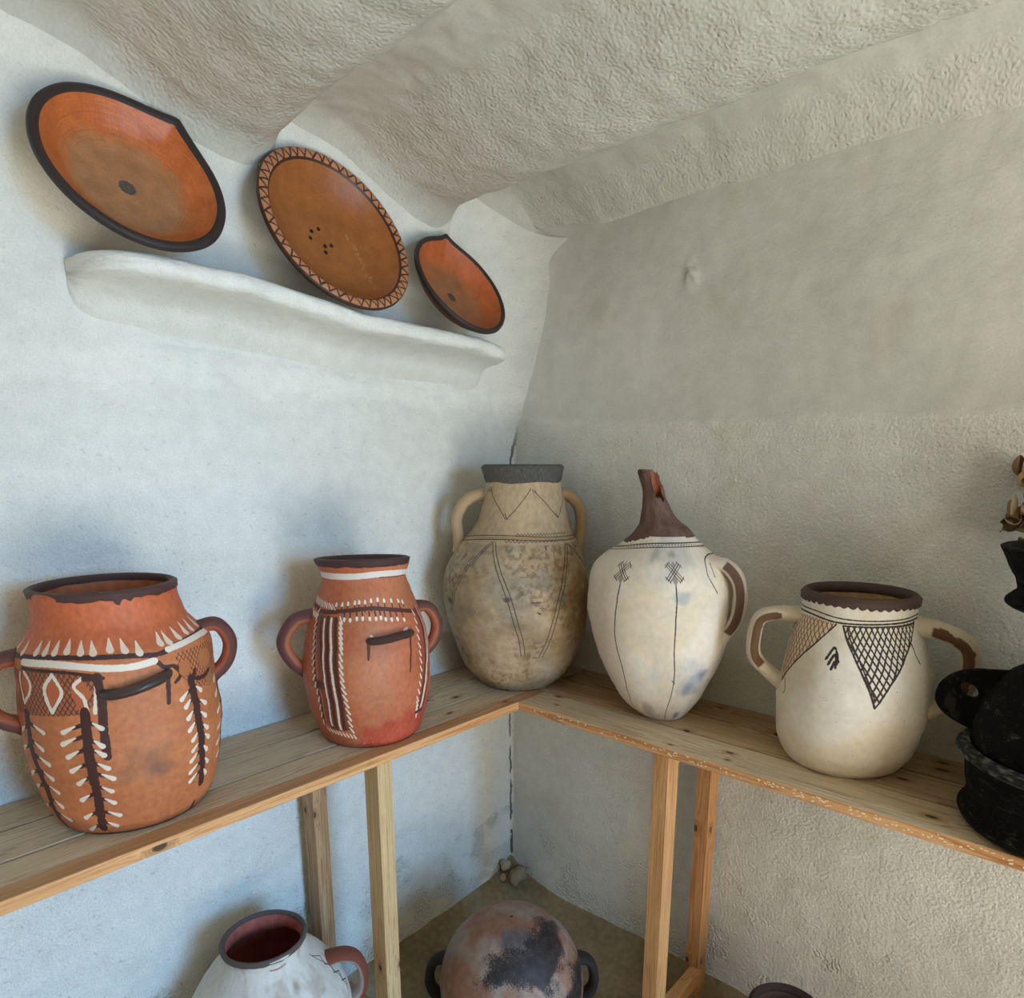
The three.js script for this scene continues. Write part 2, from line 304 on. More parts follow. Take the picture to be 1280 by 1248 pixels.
function plank(parent, name, [x0, x1], [y0, y1], [z0, z1], axis, mat, chamfer = 0.0016, edge = null) {
  const s = [x1 - x0, y1 - y0, z1 - z0], g = new RoundedBoxGeometry(s[0], s[1], s[2], 2, chamfer);
  const p = g.attributes.position, n = g.attributes.normal, t = g.attributes.uv, L = axis, o = [0, 1, 2].filter((k) => k !== L), wide = s[o[0]] >= s[o[1]] ? o[0] : o[1], thin = wide === o[0] ? o[1] : o[0];
  const get = (i, k) => p.array[i * 3 + k], face = (i) => [0, 1, 2].reduce((b, k) => (Math.abs(n.array[i * 3 + k]) > Math.abs(n.array[i * 3 + b]) ? k : b), 0);
  for (let f = 0; f < p.count; f += 3) {
    const k = face(f);
    for (let i = f; i < f + 3; i++) {
      const along = get(i, L) / s[L] + 0.5;
      if (k === thin) t.setXY(i, along, get(i, wide) / s[wide] + 0.5);
      else if (k === wide) t.setXY(i, along, (get(i, thin) / s[wide]) + (n.array[f * 3 + k] > 0 ? 0.9 : 0.1));
      else t.setXY(i, get(i, thin) / s[L] + 0.5, get(i, wide) / s[wide] + 0.5);
    }
  }
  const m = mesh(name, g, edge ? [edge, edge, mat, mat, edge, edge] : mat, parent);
  m.position.set((x0 + x1) / 2 - parent.position.x, (y0 + y1) / 2 - parent.position.y, (z0 + z1) / 2 - parent.position.z);
  return m;
}
const gapStripMat = woodMat(1.8, 0.02, 309, { tone: [170, 138, 98] });  // for strips added under the plank gaps so no light shows through
const shelfY = [SHELF - TH, SHELF];
{
  const s = thing('wooden_shelf', 'unpainted pine plank shelf along the left wall, holding the two orange clay jars', 'shelf', [0.17, 0, 0.9]);
  const L = [0.004, 1.85], len = L[1] - L[0];
  plank(s, 'plank', [0.006, 0.1090], shelfY, L, 2, woodMat(len, 0.1115, 301, { tone: [200, 176, 142] }));
  plank(s, 'plank', [0.1155, 0.2215], shelfY, L, 2, woodMat(len, 0.111, 302, { tone: [208, 188, 156], knots: [[0.43, 0.08, 0.006], [0.50, 0.042, 0.004]] }));
  plank(s, 'plank', [0.2280, 0.2975], shelfY, L, 2, woodMat(len, 0.074, 303, { tone: [205, 183, 148], rings: 11, knots: [[0.52, 0.04, 0.005]] }));
  for (const [a, c] of [[0.109, 0.1155], [0.2215, 0.228]]) plank(s, 'added_gap_strip', [a, c], [SHELF - TH, SHELF - TH + 0.006], L, 2, gapStripMat, 0.0008);  // added light stops, they keep the joints dark
  plank(s, 'front_strip', [0.2994, 0.3400], shelfY, [0.245, 1.85], 2, woodMat(len, 0.04, 304, { tone: [196, 150, 104], rings: 4, knots: [[0.145, 0.012, 0.004]] }), 0.0016, woodMat(len, 0.04, 307, { tone: [214, 160, 104], rings: 3, knots: [[1.14, 0.036, 0.008]] }));  // orange edge copy: sawn wood, with warm bounced light put into the tone
  const pm = woodMat(0.83, 0.05, 305, { tone: [212, 180, 130], rings: 5, knots: [[0.30, 0.025, 0.005]] }), pm2 = woodMat(0.83, 0.05, 306, { tone: [190, 156, 116], rings: 5, knots: [[0.62, 0.012, 0.005]] });
  plank(s, 'post', [0.270, 0.320], [0.0, SHELF - TH], [0.748, 0.787], 1, pm);
  plank(s, 'post', [0.030, 0.080], [0.0, SHELF - TH], [0.769, 0.808], 1, pm2);
  plank(s, 'rail', [0.082, 0.268], [SHELF - TH - 0.042, SHELF - TH], [0.757, 0.787], 0, pm2);
  plank(s, 'rail', [0.082, 0.268], [0.10, 0.142], [0.757, 0.787], 0, pm2);
}
{
  const s = thing('wooden_shelf', 'unpainted pine plank shelf along the right wall, holding the white jug', 'shelf', [1.1, 0, 0.17]);
  const x0 = 0.3405, x1 = 1.95, len = x1 - x0;
  plank(s, 'plank', [0.3005, x1], shelfY, [0.006, 0.1145], 0, woodMat(x1 - 0.3, 0.11, 311, { tone: [178, 148, 108], knots: [[0.448, 0.032, 0.005], [0.932, 0.028, 0.007], [0.938, 0.067, 0.008], [0.625, 0.104, 0.008]] }));
  plank(s, 'plank', [0.3005, x1], shelfY, [0.1210, 0.2315], 0, woodMat(x1 - 0.3, 0.116, 312, { tone: [192, 164, 124], knots: [[0.888, 0.052, 0.006], [0.972, 0.118, 0.003], [0.456, 0.114, 0.004]] }));
  plank(s, 'plank', [x0, x1], shelfY, [0.2380, 0.3500], 0, woodMat(len, 0.1145, 313, { tone: [210, 188, 152], rings: 7, knots: [[0.05, 0.010, 0.005], [0.086, 0.063, 0.003], [0.428, 0.092, 0.003], [0.543, 0.044, 0.005], [0.555, 0.082, 0.003], [0.920, 0.062, 0.006]] }), 0.0016, woodMat(len, 0.1145, 317, { tone: [208, 158, 106], rings: 8 }));  // edge faces warmer than the top, bounced light included in their colour
  for (const [a, c] of [[0.1145, 0.121], [0.2315, 0.238]]) plank(s, 'added_gap_strip', [0.345, x1], [SHELF - TH, SHELF - TH + 0.006], [a, c], 0, gapStripMat, 0.0008);
  const pm = woodMat(0.83, 0.05, 315, { tone: [206, 158, 106], rings: 6 }), pm2 = woodMat(0.83, 0.05, 316, { tone: [196, 144, 92], rings: 4, knots: [[0.52, 0.03, 0.006], [0.12, 0.03, 0.005]] });
  plank(s, 'post', [0.728, 0.767], [0, SHELF - TH], [0.280, 0.328], 1, pm);
  plank(s, 'post', [0.716, 0.754], [0, SHELF - TH], [0.028, 0.076], 1, pm2);
  plank(s, 'rail', [0.734, 0.764], [SHELF - TH - 0.042, SHELF - TH], [0.078, 0.278], 2, pm);
  plank(s, 'rail', [0.734, 0.764], [0.07, 0.112], [0.078, 0.278], 2, pm);
  // splinters of pale filler left along the sawn front edge
  const r = rng(77), gs = [];
  for (let k = 0; k < 150; k++) {
    const g = new THREE.BoxGeometry(0.002 + r() * 0.005, 0.0012 + r() * 0.0016, 0.0012);
    g.rotateZ((r() - 0.5) * 0.9); g.translate(x0 + 0.01 + r() ** 0.8 * (len - 0.35) - 1.1, SHELF - 0.004 - r() * 0.012, 0.3500 - 0.17); gs.push(g);
  }
  const m = mesh('paint_flecks', mergeGeometries(gs), new THREE.MeshStandardMaterial({ color: rgb(240, 222, 186), roughness: 0.8 }), s); m.userData.kind = 'stuff';
}

// ------------------------------------------------------------ plaster shelf on the left wall
const ledgeTop = (z) => {
  const T = [[0.14, 1.762], [0.2, 1.768], [0.28, 1.777], [0.39, 1.779], [0.65, 1.780], [0.8, 1.797], [0.915, 1.808], [1.06, 1.809], [1.15, 1.806]];
  for (let i = 1; i < T.length; i++) if (z < T[i][0] || i === T.length - 1) { const t = clamp((z - T[i - 1][0]) / (T[i][0] - T[i - 1][0])); return lerp(T[i - 1][1], T[i][1], t); }
};
{
  const prof = [[-0.03, 0.002], [0.03, 0.0005], [0.09, 0], [0.138, -0.001], [0.149, -0.004], [0.1555, -0.011], [0.157, -0.02], [0.1555, -0.029], [0.150, -0.035], [0.138, -0.038], [0.10, -0.041], [0.06, -0.048], [0.03, -0.062], [0.012, -0.085], [-0.03, -0.13]];
  const cur = new THREE.CatmullRomCurve3(prof.map(([x, y]) => new THREE.Vector3(x, y, 0)), false, 'centripetal'), NP = 70, pts = cur.getSpacedPoints(NP);
  const z0 = 0.135, z1 = 1.165, N = 190;
  const geo = gridGeo(N, NP, (u, v, i, j) => {
    const z = lerp(z0, z1, u), e = Math.pow(Math.max(0, 1 - Math.pow(Math.abs(u * 2 - 1), 16)), 0.5), zt = clamp(z, 0.15, 1.14);
    const p = pts[j], wob = (fbm(z * 7, j * 0.12, 221, 3) - 0.5) * 0.009 * sstep(0.06, 0.12, p.x), wy = (fbm(z * 16, j * 0.2, 223, 3) - 0.5) * 0.005 * sstep(0.1, 0.13, p.x) * (p.y < -0.003 ? 1 : 0);
    const x = (p.x + wob) * (p.x > 0 ? e : 1), y = ledgeTop(zt) + (p.y + wy) * (0.55 + 0.45 * e);
    return [x, y, z, z / WL.z1, 0.62 + j / NP * 0.42 / WL.y1];
  });
  const m = mesh('plaster_shelf', geo, leftMat); m.userData = { label: 'white plaster shelf moulded onto the wall under the three leaning bowls', category: 'shelf' };
}

// ------------------------------------------------------------ clay and paint
const clayBump = dataTex(512, 512, (i, j, o) => {
  const x = i / 512, y = j / 512; let v = 128 + (fbm(x * 14, y * 14, 231, 4, 14, 14) - 0.5) * 110 + (noise(x * 120, y * 120, 233, 120, 120) - 0.5) * 46;
  if (noise(x * 70, y * 70, 235, 70, 70) > 0.9) v -= 50;
  o[0] = o[1] = o[2] = v;
});
function bumpRep(a, b) { const t = clayBump.clone(); t.repeat.set(a, b); t.needsUpdate = true; return t; }
const bump1 = bumpRep(3, 1.5), bumpFine = bumpRep(5, 2.5);
const clayMat = (o) => new THREE.MeshStandardMaterial({ roughness: 0.78, bumpMap: bump1, bumpScale: 0.0011, ...o });

class Profile {                                              // [height, radius, sideways lean] from base to lip
  constructor(p) {
    this.H = p[p.length - 1][0];
    const c = new THREE.CatmullRomCurve3(p.map(([h, r, x]) => new THREE.Vector3(r, h, x ?? 0)), false, 'centripetal');
    this.pts = c.getSpacedPoints(160); this.arc = [0];
    for (let i = 1; i < this.pts.length; i++) this.arc.push(this.arc[i - 1] + Math.hypot(this.pts[i].x - this.pts[i - 1].x, this.pts[i].y - this.pts[i - 1].y));
    this.len = this.arc[160];
  }
  at(h) {
    const P = this.pts; let i = 1; while (i < P.length - 1 && P[i].y < h) i++;
    const t = clamp((h - P[i - 1].y) / Math.max(1e-6, P[i].y - P[i - 1].y));
    return { r: lerp(P[i - 1].x, P[i].x, t), cx: lerp(P[i - 1].z, P[i].z, t), v: 0.9 * lerp(this.arc[i - 1], this.arc[i], t) / this.len };
  }
}
// body of a pot: base, outside, lip, inside; uv 0..0.9 outside, 0.93..1 inside. th = 0 faces the room.
function potGeo(P, { wall = 0.009, wob = 0.0018, seed = 1, lip = (th, h) => h, floor = 0.012, nu = 144 } = {}) {
  const rows = []; rows.push([0.0001, 0, P.pts[0].z, 0]); rows.push([P.pts[0].x * 0.5, 0, P.pts[0].z, 0.0]);
  for (let i = 0; i <= 160; i += 2) rows.push([P.pts[i].x, P.pts[i].y, P.pts[i].z, 0.9 * P.arc[i] / P.len]);
  const tp = P.pts[160]; rows.push([tp.x - wall * 0.5, tp.y + wall * 0.25, tp.z, 0.915]);
  for (let i = 160; i >= 0; i -= 4) { const q = P.pts[i]; if (q.y < floor) break; rows.push([Math.max(0.004, q.x - wall), q.y, q.z, 0.93 + 0.07 * (160 - i) / 160]); }
  rows.push([0.0001, floor, P.pts[0].z, 1]);
  return gridGeo(nu, rows.length - 1, (u, v, i, j) => {
    const th = (u * 360 - 180) * DEG, [r0, h0, cx, vv] = rows[j], h = lip(th, h0);
    const r = r0 + (r0 > 0.01 && h0 > 0.001 ? wob * 2 * (fbm(u * 6, h0 * 14, seed, 3, 6) - 0.5) + wob * 0.9 * (fbm(u * 2, h0 * 45, seed + 9, 2, 2) - 0.5) : 0);
    return [cx + r * Math.sin(th), h, r * Math.cos(th), u, vv];
  }, { closeU: true });
}
// painted or thickened lip: a closed band hugging the lip, with an uneven lower edge
function rimGeo(P, { wall = 0.009, band = 0.015, uneven = 0.004, proud = 0.0012, seed = 5, edge, lip = (th, h) => h, depth = 0.014 } = {}) {
  const prof = [[1, 0.0], [1, 0.25], [1, 0.5], [1, 0.75], [1, 1], [0.4, 1.25], [-0.5, 1.35], [-1.2, 1.15], [-1.2, 0.8], [-1.2, 0.4], [-1.2, 0]];
  return gridGeo(160, prof.length - 1, (u, v, i, j) => {
    const th = (u * 360 - 180) * DEG, bw = edge ? edge(th) : band + uneven * 2 * (fbm(u * 26, 3, seed, 3, 26) - 0.5), [s, k] = prof[j];
    const h = s > 0.9 ? P.H - bw * (1 - k) : s < -1 ? P.H - depth * (1 - k / 1.15) : P.H + proud * 2 * (k - 1) * 4, q = P.at(Math.min(P.H, h));
    const r = s > 0.9 ? q.r + (j === 0 ? -0.0015 : proud) : s < -1 ? q.r - wall - (j === prof.length - 1 ? -0.0015 : proud) : lerp(q.r - wall, q.r, (s + 1) / 2);
    return [q.cx + r * Math.sin(th), lip(th, Math.max(h, 0)), r * Math.cos(th), u * 4, v];
  }, { closeU: true });
}
function sweepGeo(path, side, a, b, { na = 20, n = 44, flare = 0.35, color, squash = 1 } = {}) {   // path: Vector3[]; side(t): unit vector across the strap
  const c = new THREE.CatmullRomCurve3(path, false, 'centripetal'), col = [];
  const g = gridGeo(na, n, (u, v) => {
    const p = c.getPointAt(v), t = c.getTangentAt(v), s = side(v, p), nn = new THREE.Vector3().crossVectors(s, t).normalize(), ph = u * Math.PI * 2;
    const f = 1 + flare * (Math.exp(-v / 0.07) + Math.exp(-(1 - v) / 0.07)) + 0.07 * (noise(v * 9, u * 4, 241, 0, 4) - 0.5);
    const q = p.clone().addScaledVector(s, Math.cos(ph) * a * f).addScaledVector(nn, Math.sin(ph) * b * f);
    if (color) { const k = color(v, ph); col.push(k.r, k.g, k.b); }
    return [q.x, q.y, q.z, u, v * 2];
  }, { closeU: true, flip: true });
  if (color) g.setAttribute('color', new THREE.Float32BufferAttribute(col, 3));
  return g;
}
function strapHandle(parent, deg, pts, a, b, mat, opt = {}) {
  const th = deg * DEG, d = new THREE.Vector3(Math.sin(th), 0, Math.cos(th)), across = new THREE.Vector3(Math.cos(th), 0, -Math.sin(th));
  return mesh('handle', sweepGeo(pts.map(([l, h]) => d.clone().multiplyScalar(l).setY(h)), () => across, a, b, opt), mat, parent);
}
function lugGeo(P, line, a, b, opt) {                        // a ridge of clay pressed onto the body along [deg, mm] points
  const path = line.map(([d, h, out]) => { const q = P.at(h / 1000), th = d * DEG, r = q.r + out; return new THREE.Vector3(q.cx + r * Math.sin(th), h / 1000, r * Math.cos(th)); });
  return sweepGeo(path, () => new THREE.Vector3(0, 1, 0), a, b, { flare: -0.35, n: 30, ...opt });
}
// a canvas wrapped round a pot: base colour from a function of (turn, height), then brush strokes in [degrees, millimetres]
function paintCanvas(P, base, draw, { W = 1536, H = 768, inside = [170, 100, 64], seed = 1, ws = 1.6, patches = [] } = {}) {
  const cv = document.createElement('canvas'); cv.width = W; cv.height = H; const c = cv.getContext('2d'), im = c.createImageData(W, H), d = im.data, o = [0, 0, 0];
  const hOf = []; for (let j = 0; j < H; j++) { const v = 1 - j / H; let i = 0; while (i < 160 && 0.9 * P.arc[i] / P.len < v) i++; hOf.push(P.pts[i].y); }
  for (let j = 0, k = 0; j < H; j++) for (let i = 0; i < W; i++, k += 4) {
    if (1 - j / H > 0.925) { const m = (noise(i / W * 40, j * 0.3, seed + 71, 40) - 0.5) * 22; o[0] = inside[0] + m; o[1] = inside[1] + m; o[2] = inside[2] + m; }
    else {
      base(i / W, hOf[j], o);
      for (const [pt, ph, rt, rh, col, a] of patches) {        // stains and smoke clouds with a grain and an outline of their own
        const q = Math.hypot((i / W * 360 - 180 - pt) / rt, (hOf[j] * 1000 - ph) / rh); if (q > 1.6) continue;
        const f = a * sstep(1.25, 0.1, q + 1.7 * (fbm(i / W * 26, hOf[j] * 24, seed + 91 + pt, 4, 26) - 0.5)); o[0] = lerp(o[0], col[0], f); o[1] = lerp(o[1], col[1], f); o[2] = lerp(o[2], col[2], f);
      }
    }
    d[k] = clamp(o[0], 0, 255); d[k + 1] = clamp(o[1], 0, 255); d[k + 2] = clamp(o[2], 0, 255); d[k + 3] = 255;
  }
  c.putImageData(im, 0, 0); c.lineCap = c.lineJoin = 'round';
  const X = (deg) => (deg + 180) / 360 * W, Y = (mm) => (1 - P.at(mm / 1000).v) * H, mm = 0.9 * H / (P.len * 1000), R = rng(seed * 31 + 7);
  const css = (k, a = 1) => `rgba(${k[0]},${k[1]},${k[2]},${a})`;
  const brush = {
    c, X, Y, mm, R,
    line(pts, w, k, a = 1, rough = 0.25, straight = false) {                                     // hand-drawn: many short dabs of uneven width
      const q = pts.map(([t, h]) => new THREE.Vector3(X(t), Y(h), 0)), cur = q.length > 2 && !straight ? new THREE.CatmullRomCurve3(q, false, 'centripetal') : new THREE.LineCurve3(q[0], q[1]), L = cur.getLength(), n = Math.max(2, Math.ceil(L / (mm * 1.2)));
      let p0 = cur.getPointAt(0); c.strokeStyle = css(k, a);
      for (let i = 1; i <= n; i++) { const p = cur.getPointAt(i / n); c.lineWidth = Math.max(0.8, w * ws * mm * (1 + (R() - 0.5) * 2 * rough)); c.beginPath(); c.moveTo(p0.x, p0.y); c.lineTo(p.x + (R() - 0.5) * rough * mm, p.y + (R() - 0.5) * rough * mm); c.stroke(); p0 = p; }
    },
    dab(x0, y0, x1, y1, w0, w1, k, a = 1) {                   // a tapering touch of the brush from (deg, mm) to (deg, mm)
      c.fillStyle = css(k, a); const ax = X(x0), ay = Y(y0), bx = X(x1), by = Y(y1);
      const n = Math.max(10, Math.ceil(Math.hypot(bx - ax, by - ay) / 1.5)); for (let i = 0; i <= n; i++) { const t = i / n; c.beginPath(); c.arc(lerp(ax, bx, t), lerp(ay, by, t), Math.max(0.6, lerp(w0, w1, t) * ws / 2 * mm), 0, 7); c.fill(); }
    },
    poly(pts, k, a = 1) { c.fillStyle = css(k, a); c.beginPath(); pts.forEach(([t, h], i) => (i ? c.lineTo(X(t), Y(h)) : c.moveTo(X(t), Y(h)))); c.closePath(); c.fill(); },
    clip(pts, fn) { c.save(); c.beginPath(); pts.forEach(([t, h], i) => (i ? c.lineTo(X(t), Y(h)) : c.moveTo(X(t), Y(h)))); c.closePath(); c.clip(); fn(); c.restore(); },
    specks(n, k, a, s, f = () => true) { for (let i = 0; i < n; i++) { const t = -180 + 360 * R(), h = R() * P.H * 1000; if (!f(t, h)) continue; c.fillStyle = css(k, a * (0.4 + 0.6 * R())); c.beginPath(); c.ellipse(X(t), Y(h), s * mm * (0.4 + R()), s * mm * (0.4 + R() * 0.8), R() * 3, 0, 7); c.fill(); } },
  };
  draw(brush);
  const t = new THREE.CanvasTexture(cv); t.colorSpace = THREE.SRGBColorSpace; t.wrapS = THREE.RepeatWrapping; return t;
}
const facing = (X, Z) => Math.atan2(EYE.x - X, EYE.z - Z);
const DARK = [66, 36, 32], WHITE = [226, 214, 196];

// ------------------------------------------------------------ orange clay jars on the left shelf
{
  const P = new Profile([[0, .112], [.012, .122], [.05, .136], [.1, .147], [.15, .153], [.21, .151], [.26, .149], [.295, .147], [.312, .141, -.001], [.328, .128, -.003], [.345, .117, -.005], [.37, .110, -.007], [.39, .109, -.008], [.405, .1105, -.009]]);
  const j = thing('clay_jar', 'large orange clay jar painted with white-tipped fern fronds and a white band', 'jar', [0.173, SHELF, 1.21], facing(0.173, 1.21));
  const map = paintCanvas(P, (u, h, o) => {
    const m = (fbm(u * 8, h * 9, 401, 4, 8) - 0.5) * 40 + (fbm(u * 90, h * 90, 403, 2, 90) - 0.5) * 26, k = sstep(0.30, 0.33, h);
    o[0] = lerp(186, 190, k) + m; o[1] = lerp(112, 98, k) + m * 0.8; o[2] = lerp(68, 58, k) + m * 0.6;
  }, (b) => {
    b.specks(700, [224, 180, 140], 0.5, 0.8); b.specks(240, [90, 50, 36], 0.5, 0.8);
    
    // hatched band with lozenges under the white line
    const box = [[-82, 288], [-64, 291], [-38, 292], [-11.5, 285], [-12.9, 251], [-21.9, 226], [-45, 222], [-71, 218], [-84, 218]];
    b.clip(box, () => {
      b.poly(box, [140, 78, 48], 0.5);
      for (let i = -100; i < 20; i += 3.2) { b.line([[i, 215], [i + 20, 295]], 0.7, DARK, 0.85); b.line([[i + 20, 215], [i, 295]], 0.7, DARK, 0.85); }
    });
    for (const [x, y] of [[-60, 264], [-39.5, 258], [-22.5, 256], [-76, 258]]) b.poly([[x, y + 29], [x + 6, y + 2], [x - 1.5, y - 30], [x - 6, y + 6]], [182, 96, 58]);
    b.line([[-61, 288], [-55.9, 272], [-58, 255], [-64, 237]], 3, WHITE); b.line([[-66, 286], [-68, 262], [-64, 238]], 2.6, WHITE);
    b.line([[-38, 288], [-33.7, 262], [-40.7, 228]], 3, WHITE); b.line([[-38.4, 289], [-44.9, 264], [-40.9, 229]], 3.2, WHITE);
    b.line([[-21.4, 283], [-26.1, 270], [-21.1, 249], [-20.2, 230]], 3, WHITE); b.line([[-13.7, 280], [-16.2, 227]], 2.8, WHITE);
    b.line([[-13, 284], [-12, 240], [-13, 200], [-12.8, 154]], 6.5, DARK, 0.95); b.line([[-20, 282], [-10, 281]], 4, DARK); 
    b.line([[25.9, 272], [24.6, 240], [23.8, 222]], 4, DARK); b.line([[19, 297], [24, 282], [30, 280], [34, 262], [30, 252]], 3.6, DARK, 0.95);
    // ring ornament on the right
    const ring = [[32, 299], [64, 302], [76, 285], [75, 245], [60, 222], [44, 234], [33, 262]];
    b.clip(ring, () => { for (let i = 10; i < 90; i += 3.4) { b.line([[i, 220], [i + 22, 300]], 0.8, DARK, 0.6); b.line([[i + 22, 220], [i, 300]], 0.8, DARK, 0.6); } });
    b.poly([[54, 292], [64, 288], [68, 272], [62, 258], [54, 262], [50, 278]], [172, 110, 66]); b.poly([[34, 284], [41, 284], [43, 262], [36, 256], [33, 266]], [176, 104, 62]); b.poly([[56, 250], [66, 248], [66, 226], [56, 226]], [160, 108, 66]);
    b.line([[46, 262], [44, 250], [54, 244], [62, 250]], 4, DARK, 0.9);
    // white bands, dark line and the row of commas on the shoulder
    b.line([[-95, 306], [-75, 308], [-43, 314], [-23, 314], [5, 310], [22, 305], [39, 313], [60, 317], [85, 318]], 4.2, DARK);
    b.line([[-63, 303], [-38.9, 305], [-23.3, 302], [-5.8, 295], [6.4, 293], [18.8, 296]], 6.2, WHITE, 1, 0.12); b.line([[28.3, 308], [43.8, 312], [62, 314], [80, 312]], 5.4, WHITE, 1, 0.12);
    b.line([[-63, 294], [-30, 293], [-15, 286]], 3, DARK, 0.8);
    for (const [x, h] of [[-84, 314], [-68.3, 314], [-53.4, 317], [-45.9, 318], [-38.4, 319], [-30, 321], [-21.2, 319], [-13.8, 318], [-4.1, 320], [4, 317], [11.6, 311], [26.5, 318], [32.6, 317], [41.9, 320], [51.7, 323], [60.7, 324], [73.4, 325]])
      b.dab(x, h + 1, x + (b.R() - 0.35) * 3.4, h + 18, 7.2, 1.0, [226, 202, 180]);
    // fern fronds: dark stems, dark side twigs, white leaf tips
    const frond = (stem, left, right) => {
      b.line(stem, 7, DARK, 1, 0.3);
      for (const [side, tips] of [[-1, left], [1, right]]) for (const [x, h] of tips) {
        const at = stem.reduce((q, p) => (Math.abs(p[1] - (h + 9)) < Math.abs(q[1] - (h + 9)) ? p : q)); let i = stem.indexOf(at), sx = at[0];
        for (let n = 1; n < stem.length; n++) if ((stem[n][1] - h - 10) * (stem[n - 1][1] - h - 10) <= 0) { const t = (h + 10 - stem[n - 1][1]) / (stem[n][1] - stem[n - 1][1]); sx = lerp(stem[n - 1][0], stem[n][0], t); }
        b.dab(sx, h + 11, lerp(sx, x, 0.62), h + 4, 4.6, 3.4, DARK); b.dab(lerp(sx, x, 0.52), h + 7, lerp(sx, x, 1.12), h - 3, 1.6, 5.0, WHITE);
      }
    };
    frond([[-21.6, 232], [-22.3, 170], [-21.9, 126], [-22.6, 77], [-25.7, 16]], [[-34, 200], [-34.8, 181], [-32.8, 160], [-32.1, 136], [-30.1, 113], [-31.7, 81], [-33.6, 45], [-34.3, 18]], [[-14.7, 204], [-15.3, 175], [-15.2, 160], [-14.3, 137], [-12.6, 118], [-14.6, 95], [-14.7, 72], [-13.5, 46], [-17, 24]]);
    frond([[41, 252], [42.6, 206], [42.5, 169], [44.9, 109], [46.1, 53]], [[33.4, 223], [35.3, 208], [35.8, 187], [35.3, 167], [37, 147], [37.4, 127], [36.1, 109], [35.6, 88], [36.2, 70]], [[48, 226], [49.9, 201], [48.1, 180], [48.6, 157], [50, 138], [48.9, 116], [50.3, 91], [49.5, 70]]);
    frond([[-62.8, 222], [-63.1, 170], [-58.5, 109], [-59.7, 58], [-61.9, 5]], [[-73.2, 189], [-75.9, 156], [-71.4, 114], [-71.5, 89], [-72, 50]], [[-50.9, 197], [-52.9, 168], [-49.5, 144], [-49.8, 118], [-49.6, 92], [-50.6, 64], [-49.6, 37]]);
    frond([[80, 240], [78, 170], [78, 94], [80, 40]], [[70, 226], [68, 200], [66, 171], [66, 140], [66, 110], [68, 84]], [[92, 200], [92, 150], [92, 110]]);
    b.specks(900, [232, 196, 168], 0.7, 0.7, (t, h) => t > 20 && t < 44 && h > 18 && h < 62);
    b.dab(42, 6, 42.6, 20, 6, 3, DARK); b.line([[-90, 2], [-30, 3], [40, 3], [90, 2]], 3, [110, 56, 32], 0.6);
  }, { ws: 1.7, seed: 4, patches: [[8, 130, 17.0, 34, [92, 66, 52], 0.35], [16, 118, 10.0, 20, [70, 56, 50], 0.30], [-9, 256, 6.5, 13, DARK, 0.90]], inside: [176, 100, 62] });
  mesh('body', potGeo(P, { seed: 41, wob: 0.0026 }), clayMat({ map, roughness: 0.62 }), j);
  const dk = clayMat({ color: rgb(78, 50, 44), roughness: 0.6 });
  const rim = mesh('rim', rimGeo(P, { band: 0.013, uneven: 0.006, seed: 42, edge: (th) => 0.012 + 0.009 * (fbm((th / 6.283 + 0.5) * 30, 2, 43, 3, 30) - 0.4) + 0.012 * Math.exp(-(((th / DEG - 8) / 2.2) ** 2)) + 0.007 * Math.exp(-(((th / DEG - 17) / 1.6) ** 2)) }), dk, j); rim.userData.label = 'dark brown painted rim';
  const hm = clayMat({ vertexColors: true, roughness: 0.6 });
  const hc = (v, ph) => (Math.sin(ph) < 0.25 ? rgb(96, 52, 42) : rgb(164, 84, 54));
  strapHandle(j, 84, [[.105, .308], [.158, .318], [.178, .283], [.166, .243], [.138, .220]], 0.016, 0.0125, hm, { color: hc });
  strapHandle(j, -86, [[.13, .300], [.172, .292], [.196, .250], [.182, .205], [.140, .178]], 0.017, 0.013, hm, { color: hc });
  const lug = mesh('lug', lugGeo(P, [[-12, 256, -0.006], [-6, 255, 0.007], [4, 259, 0.012], [14, 265, 0.012], [22, 270, 0.007], [27, 272, -0.006]], 0.0085, 0.010), new THREE.MeshPhysicalMaterial({ color: rgb(62, 44, 40), roughness: 0.28, clearcoat: 0.6, clearcoatRoughness: 0.25, bumpMap: bumpFine, bumpScale: 0.0018 }), j);
  lug.userData.label = 'glossy dark lug on the front';
}
